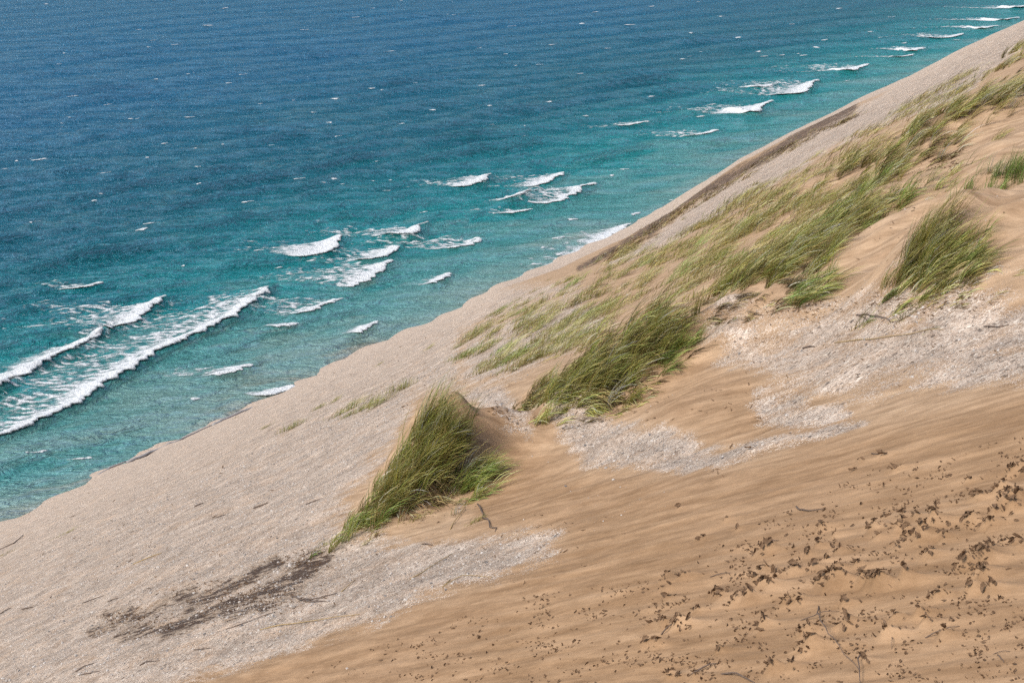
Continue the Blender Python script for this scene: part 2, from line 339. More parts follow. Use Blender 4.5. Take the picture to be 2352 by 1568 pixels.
def mat_ground():
    m = NT('dune_sand_and_gravel'); co = m.n('ShaderNodeTexCoord').outputs['Object']
    at = m.n('ShaderNodeAttribute', attribute_name='col'); sep = m.n('ShaderNodeSeparateColor'); m.l(at.outputs['Color'], sep.inputs[0])
    G, Wt, So = sep.outputs
    wind = m.mapping(co, (1, 1, 1), -WIND)
    st1 = m.noise(m.mapping(wind, (.9, 7, 1)), 1.0, 4, .6, .3)
    st2 = m.noise(m.mapping(wind, (3.5, 30, 1)), 1.0, 3, .6)
    big = m.noise(co, .55, 3, .5)
    patch = m.noise(m.mapping(wind, (.8, 1.7, 1)), 1.6, 5, .62, .4)
    grain = m.noise(co, 260, 2, .7)
    # sand
    dry = m.mix(m.ss(.3, .72, st1), (.300, .196, .118), (.415, .290, .186))
    wet = m.mix(m.ss(.28, .74, st1), (.230, .133, .065), (.340, .214, .120))
    wet = m.mix(m.math('MULTIPLY', m.ss(.35, .75, big), .35), wet, (.33, .21, .125))
    sand = m.mix(m.math('ADD', Wt, m.math('MULTIPLY', m.math('SUBTRACT', patch, .5), .5), clamp=True), dry, wet)
    sand = m.mix(m.math('MULTIPLY', m.ss(.55, .8, st2), .28), sand, (.19, .115, .065))
    sand = m.mix(m.ss(.2, .8, grain), m.mix(.14, sand, (.10, .06, .035)), m.mix(.10, sand, (.62, .5, .4)))
    smott = m.noise(m.mapping(wind, (1, 3.2, 1)), 2.2, 9, .74)
    sand = m.mix(1.0, sand, m.mix(m.ss(.3, .7, smott), (.74, .71, .67), (1.2, 1.2, 1.19)), 'MULTIPLY')
    # gravel: two sizes of stones, each stone its own colour
    def stones(scale):
        v = m.n('ShaderNodeTexVoronoi', feature='F1'); m.l(co, v.inputs['Vector']); v.inputs['Scale'].default_value = scale
        e = m.n('ShaderNodeTexVoronoi', feature='DISTANCE_TO_EDGE'); m.l(co, e.inputs['Vector']); e.inputs['Scale'].default_value = scale
        s = m.n('ShaderNodeSeparateColor'); m.l(v.outputs['Color'], s.inputs[0])
        return s.outputs, e.outputs['Distance'], v.outputs['Distance']
    c1, e1, d1 = stones(95); c2, e2, d2 = stones(30)
    stops = [(0, (.07, .065, .065)), (.09, (.17, .15, .14)), (.26, (.30, .245, .21)), (.5, (.385, .325, .285)), (.72, (.43, .385, .355)), (.9, (.48, .44, .405)), (1, (.55, .52, .49))]
    g1 = m.ramp(c1[0], stops); g2 = m.ramp(c2[0], stops)
    big_on = m.math('GREATER_THAN', c2[1], .70)
    grv = m.mix(big_on, g1, g2)
    edge = m.math('MINIMUM', m.ss(0, .12, e1), 1.0)
    grv = m.mix(m.math('MULTIPLY', m.math('SUBTRACT', 1.0, edge), .55), grv, (.20, .15, .115))
    grv = m.mix(m.math('MULTIPLY', m.ss(.42, .68, patch), .30), grv, (.38, .27, .19))
    mott = m.noise(co, 1.7, 9, .78)
    grv = m.mix(1.0, grv, m.mix(m.ss(.30, .70, mott), (.84, .775, .695), (1.58, 1.48, 1.34)), 'MULTIPLY')
    # where stones lie: the zone value thinned by patches, then stone by stone
    keep = m.math('ADD', m.math('MULTIPLY', G, 1.35), m.math('MULTIPLY', m.math('SUBTRACT', .5, patch), 1.9))
    keep = m.math('SUBTRACT', keep, m.math('MULTIPLY', c1[2], .55))
    isg = m.math('MULTIPLY', m.ss(.16, .24, keep), m.ss(.02, .2, G))
    col = m.mix(isg, sand, grv)
    # dark soil and litter
    sn = m.noise(m.mapping(wind, (2.0, 6.5, 1)), 1.6, 5, .7, .5)
    sm = m.ss(.36, .60, m.math('ADD', m.math('MULTIPLY', So, .62), m.math('MULTIPLY', m.math('SUBTRACT', sn, .5), 2.3)))
    sm = m.math('MULTIPLY', sm, m.ss(.03, .16, So))
    soilc = m.mix(m.noise(co, 40, 3, .6), (.045, .032, .028), (.11, .072, .05))
    spk = m.math('MULTIPLY', m.math('GREATER_THAN', c2[2], .80), m.ss(.3, .2, d2))
    soilc = m.mix(m.math('MULTIPLY', spk, .8), soilc, (.5, .46, .42))
    tan = m.math('MULTIPLY', m.ss(.1, .6, So), .55)
    col = m.mix(tan, col, m.mix(.5, col, (.20, .125, .06)))
    col = m.mix(sm, col, soilc)
    hb = m.math('MULTIPLY', G, m.math('MULTIPLY', m.ss(0, .35, e1), .0075))
    hs_ = m.math('MULTIPLY', m.math('ADD', st1, m.math('MULTIPLY', st2, .35)), .011)
    n3 = m.bump(m.math('ADD', m.math('ADD', hb, hs_), m.math('MULTIPLY', grain, .0012)), .85, 1.0)
    return m.done(m.bsdf(col, .95, .12, n3))
M_GROUND = mat_ground()
ter = obj('dune_slope', mesh_np('dune_slope', np.stack([TX, TY, TZ], 1), TF, TCOL), M_GROUND)
tag(ter, 'steep sand and gravel bluff falling to the lake', None, None, 'structure')

# ------------------------------------------------------------------ the lake
wrng = np.random.default_rng(11)
CREST = math.radians(36)
WAVES = []
for lam in np.geomspace(2.6, 34, 46):
    d = CREST - math.pi / 2 + wrng.normal(0, .34 if lam < 15 else .16)
    WAVES.append((2 * math.pi / lam * math.cos(d), 2 * math.pi / lam * math.sin(d), wrng.uniform(0, 6.28), .0135 * lam ** .82))
BREAK = []     # filled below: (points on the plan, crest height)
def water(x, y, roll=True):
    s = x * SEA[0] + y * SEA[1]
    deep = .35 + .65 * sstep(SHORE, SHORE + 90, s)
    z = np.zeros_like(x)
    amp = 1 + .5 * noise(x / 38, y / 38, 41)
    dr = x * x + y * y; dr = dr / (LAKE * 1422) * 1.45
    for kx, ky, ph, a in WAVES:
        a = a * sstep(2.5, 5, 2 * math.pi / math.hypot(kx, ky) / dr)
        q = np.sin(kx * x + ky * y + ph); z += a * (q + .28 * (q * q - .5))
    z = z * deep * amp
    if roll:
        for pts, h, wd in BREAK:
            lo = pts.min(0) - 25; hi = pts.max(0) + 25
            m = (x > lo[0]) & (x < hi[0]) & (y > lo[1]) & (y < hi[1])
            if not m.any(): continue
            xm, ym = x[m], y[m]; d = np.full(xm.shape, 1e9); sg = np.zeros(xm.shape)
            for (ax, ay), (bx, by) in zip(pts[:-1], pts[1:]):
                ex, ey = bx - ax, by - ay; t = np.clip(((xm - ax) * ex + (ym - ay) * ey) / (ex * ex + ey * ey), 0, 1)
                dx = xm - ax - t * ex; dy = ym - ay - t * ey; q = dx * dx + dy * dy
                c = q < d; d[c] = q[c]; sg[c] = (ex * dy - ey * dx)[c]
            d = np.sqrt(d); land = sg < 0
            z[m] += h * np.where(land, np.exp(-(d / (.9 * wd)) ** 2), np.exp(-(d / (2.6 * wd)) ** 2))
    return z - LAKE

B = lambda pts, trail, solid, h, label, dens=1.0: (pts, trail, solid, h, label, dens)
BREAKERS = [
 B([(-40,1035),(0,1015),(60,988),(120,957),(200,920),(230,892),(310,852),(360,818),(420,790),(480,762),(560,720),(590,692),(620,670)], 26, 3.6, .9, 'longest breaking wave with a wide trail of broken foam', 1.15),
 B([(-40,925),(0,905),(60,868),(110,832),(200,798),(240,768)], 7, 4.6, .9, 'solid white breaker at the left, just seaward of the longest one', .8),
 B([(252,766),(310,745),(350,712),(386,690)], 30, 4.2, .8, 'white breaker with foam streaks, above the longest wave'),
 B([(165,662),(205,662),(242,652)], 20, 3.6, .6, 'small lone breaker at the left edge of the turquoise water', .7),
 B([(700,590),(765,582),(792,548)], 24, 6.5, .8, 'bright white breaker at the head of the middle cluster of waves'),
 B([(900,547),(955,546),(985,517)], 30, 5.0, .8, 'breaker at the right end of the middle cluster, thick white crest'),
 B([(830,602),(885,597),(921,566)], 20, 4.0, .6, 'breaker in the midst of the middle cluster, short crest'),
 B([(800,655),(855,642),(903,606)], 28, 3.2, .5, 'lacy breaker at the bottom of the middle cluster'),
 B([(1030,571),(1080,566),(1105,545)], 30, 2.4, .4, 'thin lacy breaker trailing to the left, right of the middle cluster', 1.1),
 B([(1060,431),(1105,422),(1131,408)], 22, 4.2, .7, 'breaker standing alone at the blue water, upper middle'),
 B([(1232,430),(1270,419),(1300,398)], 20, 5.0, .7, 'upper of three close breakers in the middle of the bay'),
 B([(1183,466),(1212,454),(1238,440)], 4, 6.0, .7, 'short solid white breaker to the left of its two neighbours'),
 B([(1225,468),(1290,462),(1330,443),(1370,424)], 22, 2.6, .5, 'low breaker with a white lip and lacy foam behind it', 1.05),
 B([(1165,490),(1200,489),(1222,479)], 20, 3.0, .5, 'small breaker below the three close breakers', .8),
 B([(690,726),(740,708),(790,682)], 26, 2.6, .5, 'broken lacy wave right of the tip of the longest breaker', .95),
 B([(505,866),(555,860),(581,842)], 18, 2.8, .4, 'small foamy wave below the longest breaker'),
 B([(825,772),(852,765),(870,745)], 7, 2.4, .5, 'small white lip in the pale green shallows', .8),
 B([(615,912),(655,906),(680,890)], 7, 3.2, .5, 'little wave breaking against the slope beside a driftwood log', .9),
 B([(1005,656),(1016,645),(1036,627)], 8, 2.6, .5, 'small spout of foam in the shallows below the lacy breakers', .7),
 B([(1575,309),(1620,311),(1651,298)], 24, 4.2, .6, 'breaker nearest to the brown rim of the bluff'),
 B([(1672,251),(1735,262),(1775,238)], 34, 7.0, .8, 'broad breaker off the far bluff, lower of the pair'),
 B([(1790,218),(1850,216),(1881,183)], 40, 6.0, .8, 'broad breaker off the far bluff, upper of the pair'),
 B([(1725,201),(1760,204),(1778,196)], 16, 6.0, .5, 'small breaker left of the broad pair'),
 B([(1420,291),(1460,289),(1492,281)], 22, 2.6, .4, 'thin foam crest between the blue and turquoise water', .8),
 B([(1910,162),(1965,166),(2000,148)], 40, 5.5, .6, 'far breaker halfway along the distant shore'),
 B([(2070,113),(2105,117),(2124,110)], 26, 7.0, .6, 'far breaker, upper of two close together'),
 B([(2050,131),(2085,132),(2102,126)], 26, 5.0, .5, 'far breaker, lower of two close together'),
 B([(2140,86),(2190,86),(2217,78)], 40, 6.0, .6, 'distant breaker with a long lip'),
 B([(2225,62),(2262,66),(2292,60)], 40, 6.0, .5, 'low distant breaker below two brighter ones near the right edge'),
 B([(2262,44),(2310,48),(2340,42)], 50, 9.0, .7, 'bright distant breaker near the right edge'),
 B([(2300,16),(2340,20),(2400,12)], 50, 9.0, .7, 'farthest breaker at the top right corner'),
 B([(1290,640),(1335,600),(1388,562),(1420,537),(1452,514)], 12, 4.2, .3, 'wave washing up the shoreline below the grassy slope', 1.1),
 B([(640,756),(670,753),(688,744)], 9, 2.0, .3, 'slight foam lip between two lacy waves', .7),
 B([(175,1050),(200,1050),(216,1045)], 6, 1.4, .3, 'small fleck of foam in the green water at lower left', .7),
 B([(1180,664),(1215,645),(1250,622),(1285,604)], 4, 1.6, .3, 'thin line of surf along the shore', .7),
]
SMALL = [(525,193),(380,330),(570,462),(215,464),(352,517),(890,434),(360,186),(408,103),(1550,462),(1470,492),(1286,549),(1297,584),(1250,620),(1225,632),(1194,655),(450,918),(90,1042),(1318,507),(1640,240),(1616,266),(1496,222),(1335,170),(2085,98),(1270,103),(1110,195),(700,70),(1590,75),(1370,30),(1760,130),(1800,128),(1745,120),(1950,190),(2000,75),(1880,110),(1700,85),(1450,60),(1050,33),(1340,55),(560,170),(170,226),(320,70),(980,485),(970,488),(330,528),(420,615),(640,610),(1850,128),(2200,95),(1900,92),(1500,16),(900,120),(1000,250),(760,280),(240,395),(15,390),(620,330),(90,365),(1130,240),(780,310),(1410,405),(1440,392),(1000,182),(1240,150),(520,20),(480,60),(150,120),(820,40),(1610,120),(600,240),(350,95),(250,240),(1400,110),(1180,60),(1660,40),(1820,55),(2050,40),(1930,20),(1100,110),(860,200),(440,270),(690,410),(1210,320),(1060,330),(1350,270),(80,520),(460,430)]

def crest_line(pts):
    p = np.array([PW(a, b, .4) for a, b in pts]); d = np.concatenate([[0], np.cumsum(np.hypot(*np.diff(p, axis=0).T))])
    n = max(4, int(d[-1] / 2.0)); t = np.linspace(0, d[-1], n)
    q = np.stack([np.interp(t, d, p[:, 0]), np.interp(t, d, p[:, 1])], 1)
    for _ in range(3): q[1:-1] = (q[:-2] + 2 * q[1:-1] + q[2:]) / 4
    return q
LINES = []
for pts, trail, solid, h, label, dens in BREAKERS:
    q = crest_line(pts); LINES.append(q); BREAK.append((q, h * 1.25, 1.7))

def mat_water():
    m = NT('lake_water'); co = m.n('ShaderNodeTexCoord').outputs['Object']
    dot = m.n('ShaderNodeVectorMath', operation='DOT_PRODUCT'); m.l(co, dot.inputs[0]); dot.inputs[1].default_value = (SEA[0], SEA[1], 0)
    s = dot.outputs['Value']
    bars = m.noise(m.mapping(co, (.006, .030, 1), -math.atan2(ALONG[1], ALONG[0])), 1.0, 3, .5)
    s2 = m.math('ADD', s, m.math('MULTIPLY', m.math('SUBTRACT', bars, .5), 85.0))
    f = m.math('DIVIDE', m.math('SUBTRACT', s2, SHORE), 300.0, clamp=True)
    body = m.ramp(f, [(0, (.28, .275, .21)), (.03, (.190, .300, .255)), (.10, (.088, .262, .236)), (.21, (.008, .205, .200)), (.31, (.003, .150, .164)), (.47, (.001, .094, .124)), (.75, (.001, .092, .144)), (1, (.004, .094, .172))])
    # stirred-up sand drifting over the bar
    sand = m.noise(m.mapping(co, (.012, .075, 1), -math.radians(40)), 1.0, 4, .6, .6)
    near = m.math('MULTIPLY', m.ss(.36, .10, f), m.ss(.53, .72, sand))
    body = m.mix(m.math('MULTIPLY', near, .42), body, (.22, .26, .22))
    air = m.noise(m.mapping(co, (.05, .22, 1), -CREST), 1.0, 5, .6, .4)
    body = m.mix(m.math('MULTIPLY', m.ss(.50, .75, air), m.math('MULTIPLY', m.ss(.5, .1, f), .35)), body, (.14, .33, .33))
    h0 = m.noise(m.mapping(co, (.06, .19, 1), -CREST + .1), 1.0, 4, .6, 1.1)
    h1 = m.noise(m.mapping(co, (.20, .70, 1), -CREST), 1.0, 4, .62, .35)
    h2 = m.noise(m.mapping(co, (1.1, 3.2, 1), -CREST + .25), 1.0, 3, .6, .3)
    rid = lambda h: m.math('SUBTRACT', .5, m.math('MULTIPLY', m.math('ABSOLUTE', m.math('SUBTRACT', h, .5)), 1.6))
    h0 = rid(h0); h1 = rid(h1)
    n2 = m.bump(m.math('ADD', m.math('MULTIPLY', h0, 3.6), m.math('ADD', m.math('MULTIPLY', h1, 1.45), m.math('MULTIPLY', h2, .03))), 1.0, 1.0)
    di = m.n('ShaderNodeBsdfDiffuse'); m.l(body, di.inputs['Color']); m.l(n2, di.inputs['Normal'])
    gl = m.n('ShaderNodeBsdfGlossy'); gl.inputs['Color'].default_value = (.66, .84, 1, 1); gl.inputs['Roughness'].default_value = .12; m.l(n2, gl.inputs['Normal'])
    fr = m.n('ShaderNodeFresnel'); fr.inputs['IOR'].default_value = 1.333; m.l(n2, fr.inputs['Normal'])
    mx = m.n('ShaderNodeMixShader'); m.l(m.math('MULTIPLY', fr.outputs[0], .30), mx.inputs[0]); m.l(di.outputs[0], mx.inputs[1]); m.l(gl.outputs[0], mx.inputs[2])
    return m.done(mx.outputs[0])
M_WATER = mat_water()
waz = azimuths(22.5, 640, 40)
wr = np.concatenate([[60, 110, 140], rows(lambda r: r * r / (LAKE * 1422) * 1.45, 165, 1200), rows(lambda r: .03 * r, 1230, 30000)])
WX, WY, WF = polar(wr, waz)
lake = obj('lake', mesh_np('lake', np.stack([WX, WY, water(WX, WY)], 1), WF), M_WATER)
tag(lake, 'wind-ruffled blue and turquoise lake', None, None, 'structure')

def mat_foam():
    m = NT('white_foam'); at = m.n('ShaderNodeAttribute', attribute_name='foam')
    co = m.n('ShaderNodeTexCoord').outputs['Object']
    n = m.noise(co, 1.3, 4, .65)
    f = m.ss(-.05, .95, m.math('ADD', at.outputs['Fac'], m.math('MULTIPLY', m.math('SUBTRACT', n, .5), .7)))
    b = m.bsdf(m.mix(f, (.45, .55, .56), (.64, .66, .67)), .7, .2, m.bump(n, 1.0, .8))
    t = m.n('ShaderNodeBsdfTransparent'); mx = m.n('ShaderNodeMixShader'); m.l(f, mx.inputs[0]); m.l(t.outputs[0], mx.inputs[1]); m.l(b, mx.inputs[2])
    return m.done(mx.outputs[0])
M_FOAM = mat_foam()
TRAIL = np.array([math.cos(math.radians(172)), math.sin(math.radians(172))])
STREAK = np.array([math.cos(math.radians(191)), math.sin(math.radians(191))]); TPERP = np.array([-STREAK[1], STREAK[0]])
def foam_patch(q, trail, solid, h, dens, seed):
    rng_ = np.hypot(*q.mean(0)); cell = max(.20, rng_ * .00075)
    d = np.concatenate([[0], np.cumsum(np.hypot(*np.diff(q, axis=0).T))]); L = d[-1]
    cu = max(.16, cell * .9); u = np.arange(0, L + cu, cu)
    fx = np.interp(u, d, q[:, 0]); fy = np.interp(u, d, q[:, 1])
    v = np.concatenate([np.arange(-1.2, trail + solid, cell)])
    U, Vv = np.meshgrid(u, v, indexing='ij')
    j = 1.3 * noise(u / 4.0, u * 0, seed) + .8 * noise(u / 1.3, u * 0, seed + 1)
    # the trail leans off the crest normal, as wind and current pull it
    X = fx[:, None] + TRAIL[0] * Vv; Y = fy[:, None] + TRAIL[1] * Vv
    vv = Vv + j[:, None]
    endt = np.minimum(u, L - u)[:, None] / max(2.0, L * .22); endt = np.clip(endt, 0, 1)
    hv = (u / max(L, .1))[:, None]
    sw = 1.8 * solid * (.35 + .85 * endt) * (1 + .5 * noise(u / 5., u * 0, seed + 2))[:, None]
    a = X * STREAK[0] + Y * STREAK[1]; b = X * TPERP[0] + Y * TPERP[1]
    n1 = fbm(a / 2.6, b / 1.0, seed + 3, 4); n2 = fbm(a / 11., b / 4.5, seed + 6, 2)
    core = np.where(vv < 0, -.5, 1.1 - 1.0 * (vv / sw) ** 2 + .40 * n1)
    tl = trail * (.35 + .75 * endt) * (1 + .4 * n2)
    lace = .60 * dens - .95 * np.clip(vv / np.maximum(tl, .5), 0, 2) + .95 * n1 + .25 * n2
    lace = np.where(vv < 0, -.5, lace)
    den = np.maximum(core, lace)
    if endt.size: den = den - .8 * (endt < .05)
    Zw = water(X.ravel(), Y.ravel()).reshape(X.shape)
    zz = Zw + .05 + (.55 * h) * np.exp(-((vv - .7) / (1.0 + .3 * solid)) ** 2) * np.clip(den + .4, 0, 1) + .10 * np.clip(den, 0, 1) * (1 + n1)
    nu, nv = X.shape; i = np.arange(nu * nv).reshape(nu, nv)
    F = np.stack([i[:-1, :-1], i[1:, :-1], i[1:, 1:], i[:-1, 1:]], -1).reshape(-1, 4)
    dq = den.ravel()[F].mean(1); F = F[dq > -.06]
    if len(F) < 3: return None
    used, inv = np.unique(F, return_inverse=True); F = inv.reshape(-1, 4)
    Vt = np.stack([X.ravel(), Y.ravel(), zz.ravel()], 1)[used]
    return Vt, F, den.ravel()[used]
def place_foam(name, data, label, cat, group):
    V, F, dn = data; c = V.mean(0); o = obj(name, mesh_np(name, V - c, F, attrs={'foam': dn}), M_FOAM, None, c); tag(o, label, cat, group); return o
for i, ((pts, trail, solid, h, label, dens), q) in enumerate(zip(BREAKERS, LINES)):
    r = foam_patch(q, trail, solid, h, dens, 100 + 11 * i)
    if r: place_foam('breaking_wave', r, label, 'wave', 'breaking waves along the shore')
srng = np.random.default_rng(5)
extra = []
while len(extra) < 45:
    u, v = srng.uniform(0, 2300), srng.uniform(2, 520)
    x, y = PW(u, v)
    if x * SEA[0] + y * SEA[1] > 300 and srng.random() < .5: extra.append((u, v))
for i, (u, v) in enumerate(SMALL + extra):
    x, y = PW(u, v); rr_ = math.hypot(x, y); Ls = srng.uniform(1.6, 3.6) * (.6 + rr_ / 700.); 
    if i >= len(SMALL): Ls *= .55
    cd = math.radians(srng.normal(40, 12)); q = np.array([x, y]) + np.outer(np.linspace(-.5, .5, 6), [math.cos(cd) * Ls, math.sin(cd) * Ls])
    r = foam_patch(q, srng.uniform(1.0, 3.5), srng.uniform(.5, 1.3) * (.6 + rr_ / 900.), .25, .75, 700 + 7 * i)
    if r is None: continue
    s = x * SEA[0] + y * SEA[1]
    if s > 300: place_foam('whitecap', r, 'small whitecap among many on the open blue water', 'whitecap', 'whitecaps on the open water')
    else: place_foam('whitecap', r, 'small fleck of white foam on the turquoise shallows', 'whitecap', 'foam flecks in the shallows')

# ------------------------------------------------------------------ marram grass
def mat_grass():
    m = NT('beach_grass'); at = m.n('ShaderNodeAttribute', attribute_name='col')
    b = m.bsdf(at.outputs['Color'], .55, .25); t = m.n('ShaderNodeBsdfTranslucent'); m.l(at.outputs['Color'], t.inputs['Color'])
    mx = m.n('ShaderNodeMixShader'); mx.inputs[0].default_value = .28; m.l(b, mx.inputs[1]); m.l(t.outputs[0], mx.inputs[2])
    return m.done(mx.outputs[0])
M_GRASS = mat_grass()
PAL = dict(green=((.070, .098, .022), (.140, .165, .042)), olive=((.105, .100, .024), (.215, .186, .056)), straw=((.26, .19, .075), (.42, .32, .15)), brown=((.034, .023, .012), (.095, .062, .033)), bright=((.085, .155, .040), (.17, .25, .07)))
def blades(roots, L, th0, th1, az, width, pal, g, seg=5, p=1.0, tipmix=.45, shade=None):
    """curved tapering blades; th0/th1: tilt from upright at foot and tip; az: direction of the bend"""
    n = len(roots); s = (np.arange(seg) + .5) / seg
    th = th0[:, None] + (th1 - th0)[:, None] * s[None] ** p
    azm = az[:, None] + g.normal(0, .10, (n, 1)) * s[None] * 2
    st = (L / seg)[:, None]
    d = np.stack([np.sin(th) * np.cos(azm), np.sin(th) * np.sin(azm), np.cos(th)], -1) * st[..., None]
    pts = np.concatenate([roots[:, None], roots[:, None] + np.cumsum(d, 1)], 1)
    sd = np.stack([-np.sin(az), np.cos(az), np.zeros(n)], -1); tw = g.uniform(-1.1, 1.1, n)
    up = np.array([0, 0, 1.])
    side = sd * np.cos(tw)[:, None] + up * np.sin(tw)[:, None]
    wd = width[:, None] * np.linspace(1, 0, seg + 1)[None] ** .6 * .5
    l = pts[:, :-1] + side[:, None] * wd[:, :-1, None]; r = pts[:, :-1] - side[:, None] * wd[:, :-1, None]
    V = np.empty((n, 2 * seg + 1, 3)); V[:, 0:2 * seg:2] = l; V[:, 1:2 * seg:2] = r; V[:, -1] = pts[:, -1]
    o = (np.arange(n) * (2 * seg + 1))[:, None]
    k = np.arange(seg - 1) * 2
    Q = (np.stack([k, k + 1, k + 3, k + 2], -1)[None] + o[..., None]).reshape(-1, 4)
    T = (np.array([[2 * seg - 2, 2 * seg - 1, 2 * seg]])[None] + o[..., None]).reshape(-1, 3)
    cA = np.array([PAL[q][0] for q in pal]); cB = np.array([PAL[q][1] for q in pal]); f = g.random((n, 1))
    c = 2.35 * (cA * (1 - f) + cB * f)
    if shade is not None: c = np.minimum(c * shade[:, None], .6)
    tt = np.concatenate([np.repeat(np.linspace(0, 1, seg + 1)[:-1], 2), [1.0]])[None, :, None]
    tipc = np.array([.46, .37, .16]); basec = np.array([.20, .14, .06])
    col = c[:, None] * np.ones_like(tt)
    tm = tipmix * np.clip((tt - .55) / .45, 0, 1) * g.random((n, 1, 1))
    col = col * (1 - tm) + tipc * tm
    bm = .65 * np.clip((.28 - tt) / .28, 0, 1); col = col * (1 - bm) + basec * bm
    return V.reshape(-1, 3), Q, T, col.reshape(-1, 3)
def join(parts):
    V, Q, T, K = [], [], [], []; o = 0
    for v, q, t, k in parts:
        V.append(v); Q.append(q + o); T.append(t + o); K.append(k); o += len(v)
    return np.concatenate(V), [np.concatenate(Q), np.concatenate(T)], np.concatenate(K)
def choose(g, n, mixd):
    ks = list(mixd); pr = np.array([mixd[k] for k in ks], float); pr /= pr.sum()
    return [ks[i] for i in g.choice(len(ks), n, p=pr)]
def gz_at(x, y): return ground(x, y)
def cluster(g, cx, cy, rw, rc, n, L, mixd, lean=(12, 74), width=.008, azj=.22, up=0.0, p=.8, sink=.01):
    """n blades rooted in an ellipse (rw along the wind, rc across it) of the real ground"""
    nc = max(3, n // 16); k = g.integers(0, nc, n)
    a = (g.normal(0, .5, nc) * rw)[k] + g.normal(0, .03, n); b = (g.normal(0, .5, nc) * rc)[k] + g.normal(0, .03, n)
    x = cx + a * WV[0] + b * CV[0]; y = cy + a * WV[1] + b * CV[1]
    z = gz_at(x, y) - sink
    Ls = L * g.uniform(.5, 1.15, n) * g.uniform(.75, 1.25, nc)[k]
    dl = g.normal(0, 8, nc)[k]
    t0 = np.radians(np.clip(g.normal(lean[0], 8, n) + dl, -15, 85)); t1 = np.radians(np.clip(g.normal(lean[1], 8, n) + dl, 10, 135))
    az_ = WIND + up + g.normal(0, azj * .6, n) + g.normal(0, azj, nc)[k]
    return blades(np.stack([x, y, z], 1), Ls, t0, t1, az_, width * g.uniform(.6, 1.25, n), choose(g, n, mixd), g, p=p, shade=np.exp(g.normal(-.10, .52, nc))[k])
def dist_k(px, py): return None

def big_tuft(label, clusters, seed, name='beach_grass_tuft', group='large wind-blown tufts of beach grass'):
    """clusters: (pixel x, pixel y, r along wind, r across, blades, length, palette, lean, part name)"""
    g = np.random.default_rng(seed); parts = {}
    first = None
    for (px, py, rw, rc, n, L, mixd, lean, part) in clusters:
        c = P(px, py)
        if first is None: first = c.copy()
        wd = .0072 + .0002 * c[1]
        parts.setdefault(part, []).append(cluster(g, c[0], c[1], rw, rc, n, L * .76, mixd, lean, wd))
    e = empty(name, first); tag(e, label, 'grass tuft', group)
    for part, lst in parts.items():
        V, F, K = join(lst); o = obj(part, mesh_np(part, V - first, F, K), M_GRASS, e); o['kind'] = 'stuff'
    return e
GO = dict(green=3.2, olive=4, straw=3.2, brown=1.0); OL = dict(olive=5, green=1.6, straw=4.2, brown=1.0); DEAD = dict(brown=6, straw=1.6, olive=.8); GR = dict(green=5, bright=3, olive=2, straw=.8); ST = dict(straw=5, olive=2, brown=2); BR = dict(bright=6, green=3, olive=1)
LB, DS = 'leaf_blades', 'dead_stalks'
big_tuft('tall swept grass tuft on a sand hummock, nearest to the camera', [
    (977, 1061, .30, .45, 900, 0.98, GO, (4, 54), LB), (937, 1096, .28, .40, 800, 0.92, GO, (5, 56), LB), (892, 1141, .26, .36, 650, 0.80, GO, (6, 60), LB), (862, 1176, .24, .30, 420, 0.66, GO, (10, 66), LB),
    (997, 1031, .25, .35, 620, 1.02, OL, (2, 50), LB), (1022, 1016, .2, .3, 360, 1.00, GR, (2, 50), LB), (832, 1201, .30, .30, 420, 0.60, GR, (20, 78), LB), (792, 1216, .3, .3, 120, 0.42, GR, (20, 82), LB),
    (1088, 1112, .22, .26, 480, 0.72, GR, (14, 70), LB), (1032, 1071, .35, .35, 380, 0.70, OL, (12, 66), LB), (1100, 1140, .25, .25, 160, 0.50, GR, (14, 76), LB),
    (992, 1086, .35, .40, 560, 0.56, DEAD, (40, 118), DS), (957, 1126, .4, .4, 300, 0.50, DEAD, (40, 115), DS), (892, 1186, .6, .5, 90, 0.30, ST, (10, 70), DS), (1052, 1146, .5, .5, 60, 0.30, ST, (10, 80), DS)], 21)
big_tuft('widest grass tuft crowning the sandy hummock above the gravel hollow', [
    (1226, 911, .30, .40, 420, 0.60, OL, (20, 76), LB), (1286, 886, .32, .45, 700, 0.70, GO, (14, 72), LB), (1346, 866, .35, .5, 800, 0.75, GO, (12, 70), LB), (1406, 846, .35, .5, 800, 0.78, GO, (10, 68), LB),
    (1466, 816, .35, .55, 800, 0.82, GO, (8, 66), LB), (1520, 790, .28, .4, 420, 0.72, OL, (8, 66), LB), (1541, 821, .25, .25, 330, 0.50, GR, (18, 78), LB), (1441, 921, .25, .30, 420, 0.46, GO, (55, 110), LB),
    (1390, 925, .3, .4, 620, 0.55, DEAD, (60, 120), DS), (1211, 941, .30, .25, 320, 0.34, DEAD, (30, 105), DS), (1300, 915, .25, .35, 420, 0.52, GO, (40, 100), LB), (1360, 915, .25, .35, 420, 0.50, OL, (45, 105), LB), (1450, 930, .22, .25, 420, 0.50, GO, (55, 112), LB), (1452, 955, .22, .22, 340, 0.48, dict(green=2, straw=3, brown=2), (85, 128), DS), (1486, 876, .4, .4, 250, 0.50, DEAD, (40, 110), DS)], 22)
